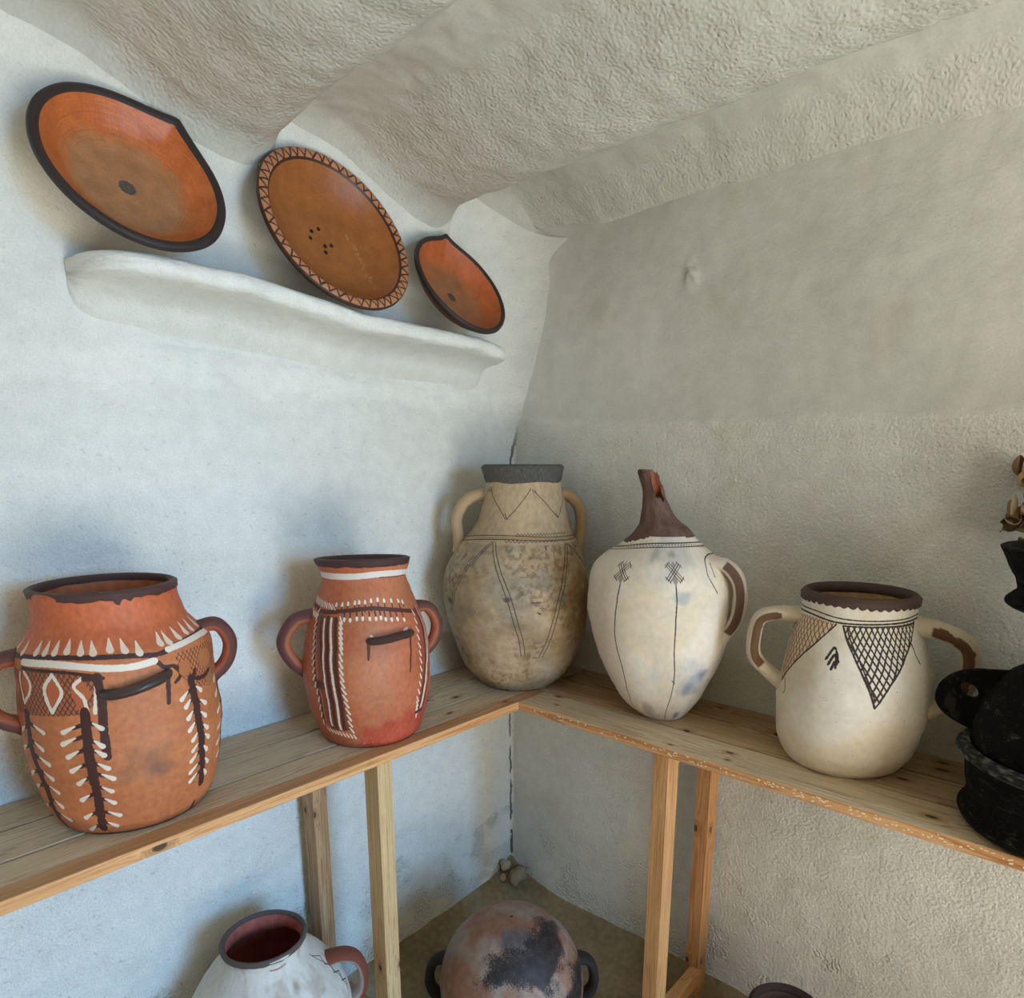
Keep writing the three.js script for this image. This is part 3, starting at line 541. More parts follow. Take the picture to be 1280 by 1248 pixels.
{
  const P = new Profile([[0, .104], [.01, .112], [.04, .122], [.063, .13], [.1, .137], [.14, .142, -.002], [.185, .141, -.002], [.23, .134], [.27, .124], [.305, .111], [.335, .099], [.36, .0915], [.37, .0925], [.385, .096], [.402, .103, -.002]]);
  const j = thing('clay_jar', 'smaller reddish clay jar painted with striped vertical bands and a dotted garland', 'jar', [0.209, SHELF, 0.719], facing(0.209, 0.719));
  const BR = [84, 42, 34];
  const map = paintCanvas(P, (u, h, o) => {
    const t = u * 360 - 180, m = (fbm(u * 8, h * 9, 411, 4, 8) - 0.5) * 38 + (fbm(u * 90, h * 90, 413, 2, 90) - 0.5) * 24;
    const red = sstep(-0.4, 0.4, ((t + 10) * 0.00055 + 0.052 - h) * 40 + (fbm(u * 30, h * 30, 415, 3, 30) - 0.5) * 1.2) * sstep(-20, -2, t);
    const tan = sstep(0.5, 0.7, fbm(u * 7 + 2, h * 8, 417, 3, 7)) * 0.6;
    o[0] = lerp(lerp(182, 178, tan), 172, red) + m; o[1] = lerp(lerp(102, 116, tan), 72, red) + m * 0.8; o[2] = lerp(lerp(66, 80, tan), 50, red) + m * 0.6;
  }, (b) => {
    b.specks(600, [226, 186, 150], 0.5, 0.8); b.specks(240, [90, 48, 36], 0.5, 0.8);
    b.line([[-95, 371], [-74, 372], [-15, 372], [19, 375], [60, 373], [95, 369]], 6.6, [222, 212, 204], 1, 0.16); b.line([[20, 368], [70, 366]], 1.2, BR, 0.6);
    b.line([[-125, 296], [-100, 306], [-70, 308], [-50.6, 301], [-25, 306], [6, 311], [32, 303], [60, 291], [85, 284]], 4.6, BR);
    for (const [x, h] of [[-33.7, 318], [-26.2, 319], [-19.4, 321], [-11.7, 323], [-6.9, 324], [-.3, 324], [6.5, 326], [14.2, 327], [21.8, 324], [30.9, 322], [41, 319], [46.9, 315]]) { b.dab(x - 0.6, 306, x, h - 2, 2.2, 1.8, BR); b.dab(x, h - 1.5, x, h + 2, 4.2, 3.4, WHITE); }
    for (const [x, h] of [[-22.1, 289], [-16, 288], [-9.2, 291], [-3.4, 291], [3.7, 290], [10, 289], [15.1, 290], [19.9, 286], [26.2, 284], [32.8, 283], [40.8, 279]]) { b.dab(x - 0.5, 304, x, h + 3, 2.4, 2, BR); b.dab(x, h + 2, x, h - 1, 4.2, 3.6, WHITE); }
    for (let i = 0; i < 11; i++) b.dab(-82 + i * 4.2, 327 - i * 0.9, -76 + i * 4.2, 314 - i * 0.6, 2.2, 2.2, i % 2 ? WHITE : [200, 176, 156]);
    for (let i = 0; i < 7; i++) b.dab(-80 + i * 3.4, 300 - i, -74 + i * 3.2, 290 - i, 2.2, 2.2, WHITE);
    // two broad vertical bands, one each side of the front
    b.poly([[-56, 296], [-30, 294], [-26, 226], [-22, 143], [-20, 50], [-40, 42], [-45, 60], [-44, 130], [-47, 195], [-52, 250]], [104, 56, 44], 0.6);
    b.line([[-49.9, 290], [-45.8, 238], [-37.9, 160], [-40.7, 46]], 3.4, BR); b.line([[-41, 292], [-37.5, 226], [-33.5, 146], [-35, 50]], 4.6, BR); b.line([[-31, 290], [-28.8, 223], [-25.4, 142], [-26, 50]], 5, BR);
    b.line([[-45.2, 287], [-42, 231], [-37.8, 151], [-39.6, 56]], 2.6, WHITE); b.line([[-36.7, 291], [-33.2, 222], [-29.2, 141], [-30.5, 50]], 3.2, WHITE);
    b.line([[-56.6, 296], [-54.6, 250], [-50.6, 195], [-47.6, 133], [-48.6, 60]], 3.4, BR);
    const slashes = (pts, n, dx, dy, w) => { for (let i = 0; i < n; i++) { const f = i / (n - 1) * (pts.length - 1), k = Math.min(pts.length - 2, Math.floor(f)), t = f - k, x = lerp(pts[k][0], pts[k + 1][0], t), h = lerp(pts[k][1], pts[k + 1][1], t); b.dab(x - dx, h + dy, x + dx, h - dy, w * 0.7, w, WHITE); } };
    slashes([[-59, 300], [-56.5, 250], [-52.5, 195], [-49.3, 133], [-50.5, 60]], 17, -1.3, 6, 2.6); slashes([[-25.5, 288], [-23.8, 227], [-20.8, 143], [-19, 50]], 19, 1.6, 6.5, 2.9); slashes([[-48, 42], [-32.5, 38], [-17, 33]], 9, 1.0, 4.5, 2.6);
    for (let i = 0; i < 11; i++) b.line([[-36 + (i % 2) * 2, 128 - i * 7], [-34 - (i % 2) * 2, 121 - i * 7]], 1.2, BR);
    b.poly([[62, 294], [90, 292], [88, 247], [72, 189], [64, 128], [57, 60], [49, 64], [50, 94], [55, 158], [56, 222]], [150, 70, 50], 0.85);
    b.line([[66, 294], [68, 250], [64, 190], [58, 128], [52, 66]], 4, BR); b.line([[82, 292], [80, 247], [70, 189], [63, 128], [56, 66]], 2.6, WHITE); b.line([[72, 294], [73, 248], [67, 190], [61, 128], [54, 66]], 2.2, [214, 190, 172]); b.line([[92, 290], [90, 240], [78, 180], [68, 120], [58, 64]], 3.6, BR);
    slashes([[59.2, 288], [55, 222], [53.9, 158], [48.9, 94], [49.9, 58]], 16, 1.3, 6, 2.6); b.line([[48, 66], [58, 68]], 4, BR);
    b.dab(1.1, 246, 0.7, 209, 5, 2.6, BR); b.dab(44, 246, 38.9, 170, 3.4, 2.2, BR); b.dab(4, 254, 6, 251, 5, 3, WHITE); b.dab(38, 258, 42, 262, 5, 3, [226, 208, 192]);
    b.specks(1200, [230, 192, 166], 0.7, 0.7, (t, h) => t > -18 && t < 12 && h > 8 && h < 66);
    b.specks(120, [220, 206, 200], 0.8, 1.4, (t, h) => h < 22 && Math.abs(t) < 40);
  }, { ws: 1.75, seed: 5, patches: [[-46, 152, 7.0, 14, [50, 26, 22], 0.85], [2, 246, 4.5, 9, BR, 0.90]], inside: [172, 98, 62] });
  const lip = (th, h) => h + (h > 0.33 ? 0.0065 * Math.cos(th) * (h - 0.33) / 0.07 : 0);   // the mouth tips slightly back
  mesh('body', potGeo(P, { seed: 51, wob: 0.0022, lip }), clayMat({ map, roughness: 0.6 }), j);
  const rim = mesh('rim', rimGeo(P, { band: 0.015, uneven: 0.004, seed: 52, lip }), clayMat({ color: rgb(72, 46, 42), roughness: 0.6 }), j); rim.userData.label = 'dark brown painted rim';
  const hm = clayMat({ vertexColors: true, roughness: 0.62 });
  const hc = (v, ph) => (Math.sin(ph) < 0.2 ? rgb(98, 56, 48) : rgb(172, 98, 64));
  strapHandle(j, -80, [[.105, .282], [.15, .276], [.179, .230], [.161, .182], [.118, .146]], 0.017, 0.0145, hm, { color: hc });
  strapHandle(j, 108, [[.105, .282], [.15, .276], [.172, .235], [.16, .192], [.118, .156]], 0.017, 0.0135, hm, { color: hc });
  const lug = mesh('lug', lugGeo(P, [[0, 246, -0.006], [8, 247, 0.006], [18, 249, 0.010], [30, 252, 0.010], [40, 252, 0.008], [47, 251, -0.005]], 0.0085, 0.0105), clayMat({ color: rgb(78, 50, 44), roughness: 0.5, bumpMap: bumpFine, bumpScale: 0.002 }), j); lug.userData.label = 'dark painted lug on the front';
}

// ------------------------------------------------------------ pale jars in the corner and on the right shelf
{
  const P = new Profile([[0, .1], [.02, .121], [.043, .143], [.065, .156], [.118, .1755], [.167, .190], [.2, .1965, -.004], [.25, .200, -.007], [.29, .199, -.007], [.337, .188, -.004], [.372, .174], [.4, .158, .004], [.414, .147, .006], [.44, .131, .010], [.48, .119, .014], [.512, .111, .015], [.555, .100, .013], [.58, .1045, .012], [.598, .109, .011]]);
  const j = thing('amphora', 'tall tan two-handled amphora with a grey collar standing in the corner of the shelves', 'amphora', [0.217, SHELF, 0.214], facing(0.217, 0.214));
  const INK = [78, 66, 54];
  const map = paintCanvas(P, (u, h, o) => {
    const t = u * 360 - 180, m = (fbm(u * 7, h * 8, 421, 4, 7) - 0.5) * 34 + (fbm(u * 60, h * 60, 423, 3, 60) - 0.5) * 30;
    const body = h < 0.405 ? 1 : 0, smoke = body * sstep(0.42, 0.72, fbm(u * 5 + 1.3, h * 6 + 0.4, 425, 4, 5)), gr = body * sstep(0.42, 0.68, fbm(u * 70, h * 70, 427, 5, 70)) * sstep(0.40, 0.58, fbm(u * 6 + 3, h * 7, 428, 3, 6));
    const earth = body * sstep(0.44, 0.62, fbm(u * 8 + 2, h * 9 + 3, 430, 4, 8));
    let r = 180, g = 158, b = 127;
    r = lerp(r, 146, smoke * 0.7); g = lerp(g, 137, smoke * 0.7); b = lerp(b, 123, smoke * 0.7);
    r = lerp(r, 150, earth * 0.5); g = lerp(g, 128, earth * 0.5); b = lerp(b, 94, earth * 0.5);
    o[0] = r + m - gr * 34; o[1] = g + m - gr * 34; o[2] = b + m * 0.9 - gr * 31;
  }, (b) => {
    b.specks(2600, [64, 56, 48], 0.6, 1.3, (t, h) => h < 340); b.specks(500, [224, 206, 170], 0.5, 1.4, (t, h) => h < 220);
    
    const dbl = (pts, d) => { b.line(pts, 1.5, INK, 0.9); b.line(pts.map(([t, h]) => [t + d, h]), 1.5, INK, 0.9); };
    for (const [a, c] of [[[-85, 480], [-58, 546]], [[-56.4, 546], [-22, 467]], [[-21, 467], [10.8, 545]], [[13, 541], [46.8, 470]], [[47.6, 470], [81, 545]], [[82, 545], [110, 470]]]) b.line([a, c], 1.5, INK, 0.9); b.line([[-24, 480], [-20, 467]], 1.6, INK); b.line([[44, 482], [47.5, 470]], 1.6, INK); b.line([[12, 540], [13.5, 530]], 1.4, INK); b.line([[16, 541], [17.5, 531]], 1.4, INK); b.line([[-60, 544], [-58, 536], [-54, 541]], 2, INK);
    b.line([[-120, 404], [-90, 412], [-44, 425], [-7, 427], [24, 423], [70, 420], [110, 412]], 1.4, INK); b.line([[-120, 396], [-89, 402], [-44, 415], [-15, 418], [11, 416], [51, 412], [85, 412], [110, 404]], 1.6, INK);
    b.line([[-44, 420], [-7, 422], [24, 419], [70, 416]], 3, [168, 138, 100], 0.6);
    for (let t = -16; t < 48; t += 4.2) b.line([[t, 416], [t + 2.1, 411], [t + 4.2, 416]], 1.1, INK, 0.85); for (let t = -6; t < 58; t += 3.6) b.line([[t, 427], [t + 1.8, 432], [t + 3.6, 426]], 1.1, INK, 0.8);
    dbl([[-27.9, 410], [-16, 345], [-6.4, 279], [-1, 200], [2.6, 121]], 3.2); dbl([[48.9, 404], [40, 340], [33.5, 273], [26, 195], [18.1, 115]], 3.2);
    dbl([[-29.6, 412], [-42, 359], [-52.2, 302], [-58.7, 226]], 2.6); dbl([[52.2, 403], [67.2, 361], [77.1, 335]], 2.6);
    for (const [x, h] of [[-30, 386], [52, 380]]) for (let i = 0; i < 6; i++) b.line([[x - 5 + i * 2, h - 4], [x - 4 + i * 2.2, h + 4]], 0.9, INK, 0.8);
    b.dab(24.3, 402, 24.8, 393, 1.6, 2.6, [40, 32, 28]); b.line([[12, 266], [19, 265]], 1.6, INK); b.dab(16, 240, 18, 236, 2, 2.4, [60, 54, 48], 0.8); 
  }, { seed: 6, patches: [[62, 250, 22, 120, [150, 106, 52], 0.6], [26, 315, 15.0, 30, [120, 122, 124], 0.50], [34, 270, 9.0, 18, [110, 112, 118], 0.45], [-40, 240, 20.0, 40, [104, 98, 88], 0.30], [-2, 205, 13.0, 26, [96, 90, 80], 0.30], [-6, 276, 4.0, 8, [60, 54, 48], 0.80], [-60, 255, 4.5, 9, [70, 62, 54], 0.70]], inside: [176, 154, 124] });
  mesh('body', potGeo(P, { seed: 61, wob: 0.0034, nu: 160 }), clayMat({ map, bumpScale: 0.0016 }), j);
  const cm = dataTex(512, 64, (i, k, o) => { const m = (fbm(i / 512 * 60, k / 64 * 8, 431, 3, 60) - 0.5) * 50; o[0] = 84 + m; o[1] = 82 + m; o[2] = 78 + m; }, { color: true });
  const collar = mesh('collar', rimGeo(P, { band: 0.044, uneven: 0.002, proud: 0.0025, seed: 62, wall: 0.010, depth: 0.03 }), clayMat({ map: cm, bumpScale: 0.0018 }), j); collar.userData.label = 'dark grey collar round the mouth';
  const hm = clayMat({ color: rgb(188, 160, 124), bumpScale: 0.0018 });
  strapHandle(j, -84, [[.080, .522], [.112, .524], [.148, .503], [.168, .460], [.164, .420], [.160, .375]], 0.019, 0.0155, hm);
  strapHandle(j, 98, [[.095, .522], [.132, .524], [.162, .498], [.176, .452], [.170, .410], [.160, .365]], 0.019, 0.015, hm);
}
{
  const P = new Profile([[0, .050, .021], [.012, .064, .019], [.035, .086, .014], [.065, .105, .011], [.098, .122, .008], [.154, .147, .006], [.2, .160, .003], [.25, .1675, .001], [.28, .1685], [.315, .168], [.345, .163, -.002], [.375, .148, -.004], [.4, .124, -.004], [.42, .098], [.447, .069], [.47, .0525, -.001], [.5, .040, -.008], [.531, .034, -.014], [.56, .031, -.022], [.588, .034, -.028]]);
  const j = thing('clay_jug', 'white clay jug with a narrow dark brown neck broken off at the mouth', 'jug', [0.64, SHELF, 0.182], facing(0.64, 0.182));
  const INK = [60, 46, 38], r0 = 0.46;
  const lip = (th, h) => {                                   // the snapped mouth: high at the left and back, torn down at the right
    if (h < r0) return h;
    const d = th / DEG, top = 0.588 - 0.054 * sstep(-14, 14, d) * (1 - sstep(100, 178, d)) - 0.014 * sstep(10, 60, d) * (1 - sstep(80, 130, d)) + 0.003 * Math.sin(d * 0.21) + 0.002 * Math.sin(d * 0.63);
    return r0 + (h - r0) * (top - r0) / (0.588 - r0);
  };
  const map = paintCanvas(P, (u, h, o) => {
    const t = u * 360 - 180, m = (fbm(u * 7, h * 8, 441, 4, 7) - 0.5) * 22 + (fbm(u * 70, h * 70, 443, 3, 70) - 0.5) * 16;
    const neck = h > 0.447 - 0.018 * sstep(10, 70, Math.abs(t)) * (t < 0 ? 1 : 0.2) + 0.004 * (fbm(u * 30, 1, 444, 2, 30) - 0.5) ? 1 : 0;
    const grey = sstep(0.52, 0.70, fbm(u * 6 + 0.3, h * 5, 445, 4, 6)) * 0.45, warm = sstep(0.5, 0.75, fbm(u * 5 + 4, h * 4, 447, 3, 5)) * 0.6;
    let r = 224, g = 214, b = 198; r = lerp(r, 176, grey); g = lerp(g, 178, grey); b = lerp(b, 184, grey); r = lerp(r, 218, warm); g = lerp(g, 198, warm); b = lerp(b, 164, warm);
    if (neck) { const k = (fbm(u * 22, h * 40, 450, 3, 22) - 0.5) * 34; r = 98 + k; g = 74 + k; b = 64 + k; }
    o[0] = r + m; o[1] = g + m; o[2] = b + m;
  }, (b) => {
    
    b.specks(420, [140, 120, 98], 0.5, 1.2); b.specks(260, [236, 226, 212], 0.6, 1.4);
    b.line([[-100, 410], [-70, 417], [-31, 428], [2, 432], [40, 432], [75, 430], [110, 424]], 1.8, INK, 0.9); b.line([[-100, 404], [-70, 411], [-31, 420], [2, 424], [40, 424], [75, 422], [110, 416]], 1.4, INK, 0.85);
    for (let t = -86; t < 100; t += 4.4) { const h = 425 - (Math.abs(t) > 20 ? (Math.abs(t) - 20) * 0.16 : 0) + (t > 0 ? 4 : 0); b.line([[t, h - 2], [t + 2.2, h + 4]], 1, INK, 0.85); b.line([[t + 2.2, h + 4], [t + 4.4, h - 2]], 1, INK, 0.8); }
    const star = (x, y) => {
      for (const s of [-1, 1]) for (const k of [-1, 0, 1]) b.line([[x - 5.5 + k * 1.7, y + s * (-17 - k * 2)], [x + 5.5 + k * 1.7, y + s * (17 - k * 2)]], k ? 1.0 : 1.5, INK, 0.95, 0.1);
      for (const s of [-1, 1]) { b.line([[x - 7.5, y + s * 9], [x - 3.4, y + s * 21]], 1.0, INK, 0.9, 0.1); b.line([[x + 7.5, y + s * 9], [x + 3.4, y + s * 21]], 1.0, INK, 0.9, 0.1); }
      b.poly([[x, y - 6], [x + 2.2, y - 17], [x, y - 28], [x - 2.2, y - 17]], INK, 0.4); b.poly([[x, y + 8], [x + 1.8, y + 15], [x, y + 23], [x - 1.8, y + 15]], INK, 0.3);
    };
    star(-31.4, 372); star(13.2, 376);
    b.line([[-31.2, 346], [-33.5, 289], [-34.8, 225], [-33.9, 129], [-40, 70], [-48.2, 18]], 2, INK, 0.95); b.line([[13.2, 350], [13, 290], [12.9, 197], [15, 95], [10, 40], [6.2, 3]], 2, INK, 0.95); b.line([[13, 128], [16, 120]], 1.4, INK);
    b.line([[93, 402], [64, 405], [50, 394], [44, 365], [49, 328]], 1.8, INK); b.line([[90, 394], [64, 396], [54, 386], [51, 362]], 1.5, INK);
  }, { seed: 7, patches: [[36, 117, 17.0, 34, [126, 138, 162], 0.45], [32, 100, 10.0, 20, [108, 118, 140], 0.45], [19, 329, 9.0, 18, [130, 146, 166], 0.50], [-16, 40, 11.0, 22, [110, 96, 84], 0.40], [26, 22, 8.0, 16, [84, 84, 90], 0.60], [-5, 410, 8.0, 16, [140, 136, 132], 0.50], [15, 412, 5.0, 10, [130, 126, 122], 0.50], [44, 140, 7.0, 14, [96, 104, 122], 0.60]], inside: [150, 88, 58] });
  mesh('body', potGeo(P, { seed: 71, wob: 0.0032, wall: 0.007, lip, nu: 180 }), clayMat({ map, bumpScale: 0.0015 }), j);
  const hm = clayMat({ vertexColors: true, bumpScale: 0.0015 });
  const stripe = (v, ph) => { const c = Math.cos(ph + Math.PI); return v > 0.16 && v < 0.86 && Math.abs(ph - 3.5) < 0.62 + 0.08 * (noise(v * 14, 2, 311) - 0.5) ? rgb(106, 82, 68) : rgb(218, 206, 188); };
  strapHandle(j, 68, [[.118, .386], [.155, .382], [.184, .352], [.192, .305], [.183, .256], [.150, .210]], 0.025, 0.0145, hm, { color: stripe, na: 40, n: 70 });
}
{
  const P = new Profile([[0, .1, -.006], [.012, .112, -.005], [.035, .124, -.002], [.065, .1325], [.117, .139, .004], [.16, .140, .007], [.19, .138, .008], [.225, .131, .006], [.254, .123, .003], [.283, .114], [.305, .1065], [.318, .1045], [.335, .104], [.352, .105]]);
  const j = thing('clay_pot', 'white two-handled clay pot with crosshatched triangles and a scalloped dark rim', 'pot', [1.069, SHELF, 0.15], facing(1.069, 0.15));
  const INK = [52, 42, 36], OCH = [140, 88, 48];
  const map = paintCanvas(P, (u, h, o) => {
    const m = (fbm(u * 7, h * 9, 451, 4, 7) - 0.5) * 20 + (fbm(u * 70, h * 70, 453, 3, 70) - 0.5) * 15, warm = sstep(0.42, 0.68, fbm(u * 5 + 2, h * 6, 455, 4, 5)) * 0.7;
    let r = 228, g = 220, b = 206; r = lerp(r, 216, warm); g = lerp(g, 200, warm); b = lerp(b, 172, warm);
    o[0] = r + m; o[1] = g + m; o[2] = b + m;
  }, (b) => {
    b.specks(420, [150, 130, 104], 0.5, 1); b.specks(150, [44, 38, 34], 0.9, 1.1, (t, h) => h < 55 && t < 10); b.specks(60, [60, 50, 42], 0.8, 1, (t, h) => h < 200);
    b.line([[-130, 316], [-87, 317], [-50, 317], [-18, 311], [18, 313], [45, 316], [72, 319], [120, 318]], 1.8, INK); b.line([[-130, 325], [-86, 325], [-43, 325], [-14, 319], [17.5, 319], [45, 322], [71, 325], [120, 325]], 1.4, INK, 0.9);
    const hatch = (tri, k, a, w) => b.clip(tri, () => { for (let i = -120; i < 120; i += 5.2) { b.line([[i, 150], [i + 34, 320]], w, k, a); b.line([[i + 46, 150], [i, 320]], w, k, a); } });
    const L = [[-96, 308], [-78, 236], [-69.9, 167], [-58, 205], [-45.5, 240], [-30, 276], [-17.5, 308], [-50, 312]], Rr = [[-11.3, 306], [0, 252], [10, 200], [15.9, 163], [24, 200], [34.4, 232], [45, 258], [53.2, 279], [66.5, 316], [30, 310]];
    b.poly(L, [196, 150, 100], 0.22); hatch(L, OCH, 0.9, 1.3); hatch(Rr, INK, 0.95, 1.7);
    b.line(L.slice(0, 3), 1.7, [110, 74, 46]); b.line(L.slice(2, 7), 1.7, INK, 0.85); b.line(Rr.slice(0, 4), 2.1, INK); b.line(Rr.slice(3, 9), 1.9, INK); b.line([[-7.5, 303], [4, 246], [15.4, 177]], 1.6, INK); b.line([[-11, 306], [66, 312]], 1.8, INK); b.line([[53.9, 276], [58, 240]], 1.4, INK);
    for (const k of [0, 1, 2]) b.line([[-23 + k * 2.6, 240 - k * 8], [-16 + k * 0.6, 264 - k * 12], [-12.4 - k, 240 - k * 6]], 2.4, INK, 1, 0.4);
    b.line([[-64, 176], [-60, 152], [-62, 146]], 2, [170, 130, 90], 0.6);
  }, { seed: 8, patches: [], inside: [186, 150, 104] });
  mesh('body', potGeo(P, { seed: 81, wob: 0.0034 }), clayMat({ map, bumpScale: 0.0013 }), j);
  const rim = mesh('rim', rimGeo(P, { seed: 82, proud: 0.003, depth: 0.016, edge: (th) => 0.009 + 0.0075 * Math.abs(Math.sin(th * 21)) ** 0.7 }), clayMat({ color: rgb(74, 52, 44), roughness: 0.55 }), j); rim.userData.label = 'dark brown rim with scalloped lower edge';
  const hm = clayMat({ vertexColors: true, bumpScale: 0.0015 });
  const st = (v, ph) => (v > 0.12 && v < 0.72 && Math.abs(ph - (Math.PI - 0.2)) < 0.62 + 0.3 * (noise(v * 14, 2, 313) - 0.5) ? rgb(104, 72, 46) : rgb(214, 198, 172)), st2 = (v, ph) => (v > 0.16 && v < 0.75 && Math.min(Math.abs(ph - 0.25), Math.abs(ph - 0.25 - 2 * Math.PI)) < 0.62 + 0.3 * (noise(v * 14, 5, 315) - 0.5) ? rgb(104, 74, 48) : rgb(214, 198, 172));
  strapHandle(j, -82, [[.098, .300], [.140, .303], [.180, .290], [.190, .248], [.187, .208], [.160, .178], [.122, .150]], 0.021, 0.0145, hm, { color: st2, na: 40, n: 70 });
  strapHandle(j, 82, [[.098, .300], [.146, .296], [.190, .272], [.198, .228], [.190, .185], [.160, .150], [.122, .130]], 0.021, 0.0165, hm, { color: st, na: 40, n: 70 });
}

// ------------------------------------------------------------ black vessel at the end of the right shelf
{
  const X = 1.445, Z = 0.22;
  const j = thing('brazier', 'soot-black clay brazier with a pierced ear and a flared cup on top', 'brazier', [X, SHELF, Z], facing(X, Z));
  const sootTex = dataTex(768, 384, (i, k, o) => {
    const u = i / 768, v = k / 384, m = (fbm(u * 20, v * 10, 461, 4, 20) - 0.5) * 16, s = sstep(0.62, 0.74, fbm(u * 34, v * 17, 463, 4, 34)) * 34 + sstep(0.80, 0.86, noise(u * 150, v * 75, 465, 150)) * 40 * sstep(0.5, 0.6, fbm(u * 9, v * 5, 467, 2, 9));
    o[0] = 8 + m * 0.4 + s; o[1] = 7.5 + m * 0.4 + s * 0.95; o[2] = 7 + m * 0.4 + s * 0.82;
  }, { color: true });
  const mat = new THREE.MeshPhysicalMaterial({ map: sootTex, roughness: 0.85, specularIntensity: 0.35, bumpMap: bump1, bumpScale: 0.003 });
  const base = new Profile([[0, .138], [.008, .152], [.022, .158], [.034, .153], [.044, .149], [.07, .153], [.1, .158], [.122, .162]]);
  mesh('base', potGeo(base, { seed: 91, wob: 0.003, wall: 0.014 }), mat, j);
  const ash = dataTex(512, 64, (i, k, o) => { const u = i / 512, v = k / 64, s = sstep(0.35, 0.75, fbm(u * 60, v * 7, 469, 4, 60)) * 90; o[0] = 14 + s; o[1] = 13 + s; o[2] = 11 + s * 0.88; }, { color: true });
  const fl = new Profile([[0, .150], [.004, .168], [.010, .175], [.017, .172], [.022, .158]]), flange = mesh('flange', potGeo(fl, { seed: 92, wob: 0.004, wall: 0.004, floor: 0.004 }), clayMat({ map: ash, bumpScale: 0.003 }), j); flange.position.y = 0.118; flange.userData.label = 'ash grey flange';
  const up = new Profile([[0, .150], [.03, .150], [.07, .142], [.1, .130], [.125, .113], [.145, .094], [.165, .082], [.19, .078], [.215, .084], [.232, .096]]);
  const body = mesh('body', potGeo(up, { seed: 93, wob: 0.004 }), mat, j); body.position.y = 0.136;
  const cup = new Profile([[0, .09], [.006, .118], [.012, .133], [.020, .137], [.029, .130], [.036, .123], [.05, .126], [.075, .138], [.1, .151], [.106, .153]]);
  const cm = mesh('cup', potGeo(cup, { seed: 94, wob: 0.003, wall: 0.012 }), mat, j); cm.position.y = 0.368;
  // ear with a hole
  for (const s of [-1, 1]) {
    const sh = new THREE.Shape(); sh.moveTo(-0.06, -0.050); sh.bezierCurveTo(-0.01, -0.056, 0.052, -0.046, 0.066, -0.012); sh.bezierCurveTo(0.072, 0.022, 0.046, 0.046, 0.01, 0.052); sh.bezierCurveTo(-0.02, 0.056, -0.04, 0.06, -0.07, 0.066); sh.closePath();
    const ho = new THREE.Path(); ho.absellipse(0.022, 0.016, 0.0205, 0.0175, 0, Math.PI * 2, true, 0.6); sh.holes.push(ho);
    const g = new THREE.ExtrudeGeometry(sh, { depth: 0.010, bevelEnabled: true, bevelThickness: 0.005, bevelSize: 0.005, bevelSegments: 4, curveSegments: 20 }); g.translate(0.146, 0.198, -0.005);
    const e = mesh('ear', g, mat, j); e.rotation.y = s < 0 ? Math.PI - 4 * DEG : 6 * DEG;
  }
}
{ // dried bunch hanging by a string above the brazier
  const at = [1.298, 1.409, 0.037];
  const j = thing('dried_bunch', 'small dried bunch of husks and twigs hanging above the black brazier', 'dried plant', at, facing(at[0], at[2]));
  const hus = [rgb(196, 168, 128), rgb(214, 192, 160), rgb(150, 116, 84), rgb(110, 80, 56)].map((c) => new THREE.MeshStandardMaterial({ color: c, roughness: 0.85 })), grn = new THREE.MeshStandardMaterial({ color: rgb(92, 84, 48), roughness: 0.9 }), r = rng(55);
  for (let k = 0; k < 28; k++) {
    const t = k / 27, L = 0.028 + r() * 0.022, w = 0.010 + r() * 0.006, roll = r() * 6.28, up = lerp(0.045, -0.065, t);
    const g = gridGeo(10, 8, (u, v) => { const a = (u - 0.5) * 3.6, q = w * Math.sin(Math.PI * Math.min(1, v * 0.9 + 0.08)) ** 0.7; return [q * Math.sin(a), (v - 0.5) * L, q * Math.cos(a) * 0.8]; });
    const m = mesh('husk', g, hus[Math.floor(r() * 4)], j); m.position.set((r() - 0.5) * 0.044 + 0.004, up, (r() - 0.5) * 0.04); m.rotation.set((r() - 0.5) * 2.2, roll, (r() - 0.5) * 2.4);
  }
  const tw = (pts, w, m) => mesh('twig', new THREE.TubeGeometry(new THREE.CatmullRomCurve3(pts.map((p) => new THREE.Vector3(...p))), 16, w, 6), m, j);
  tw([[-0.004, 0.03, 0.005], [0.002, 0.06, 0.01], [0.018, 0.085, 0.012]], 0.0016, grn); tw([[0.004, -0.045, 0.01], [-0.012, -0.062, 0.015], [-0.03, -0.076, 0.018]], 0.0010, grn); tw([[0.022, -0.075, 0], [0.004, -0.072, 0.012], [-0.008, -0.068, 0.02]], 0.003, grn); tw([[0.03, -0.085, 0.005], [0.01, -0.09, 0.012], [0.0, -0.086, 0.015]], 0.0032, grn);
  tw([[0.022, 0.03, 0], [0.03, 0.4, -0.005], [0.03, 0.69, -0.01]], 0.0012, hus[2]);
}

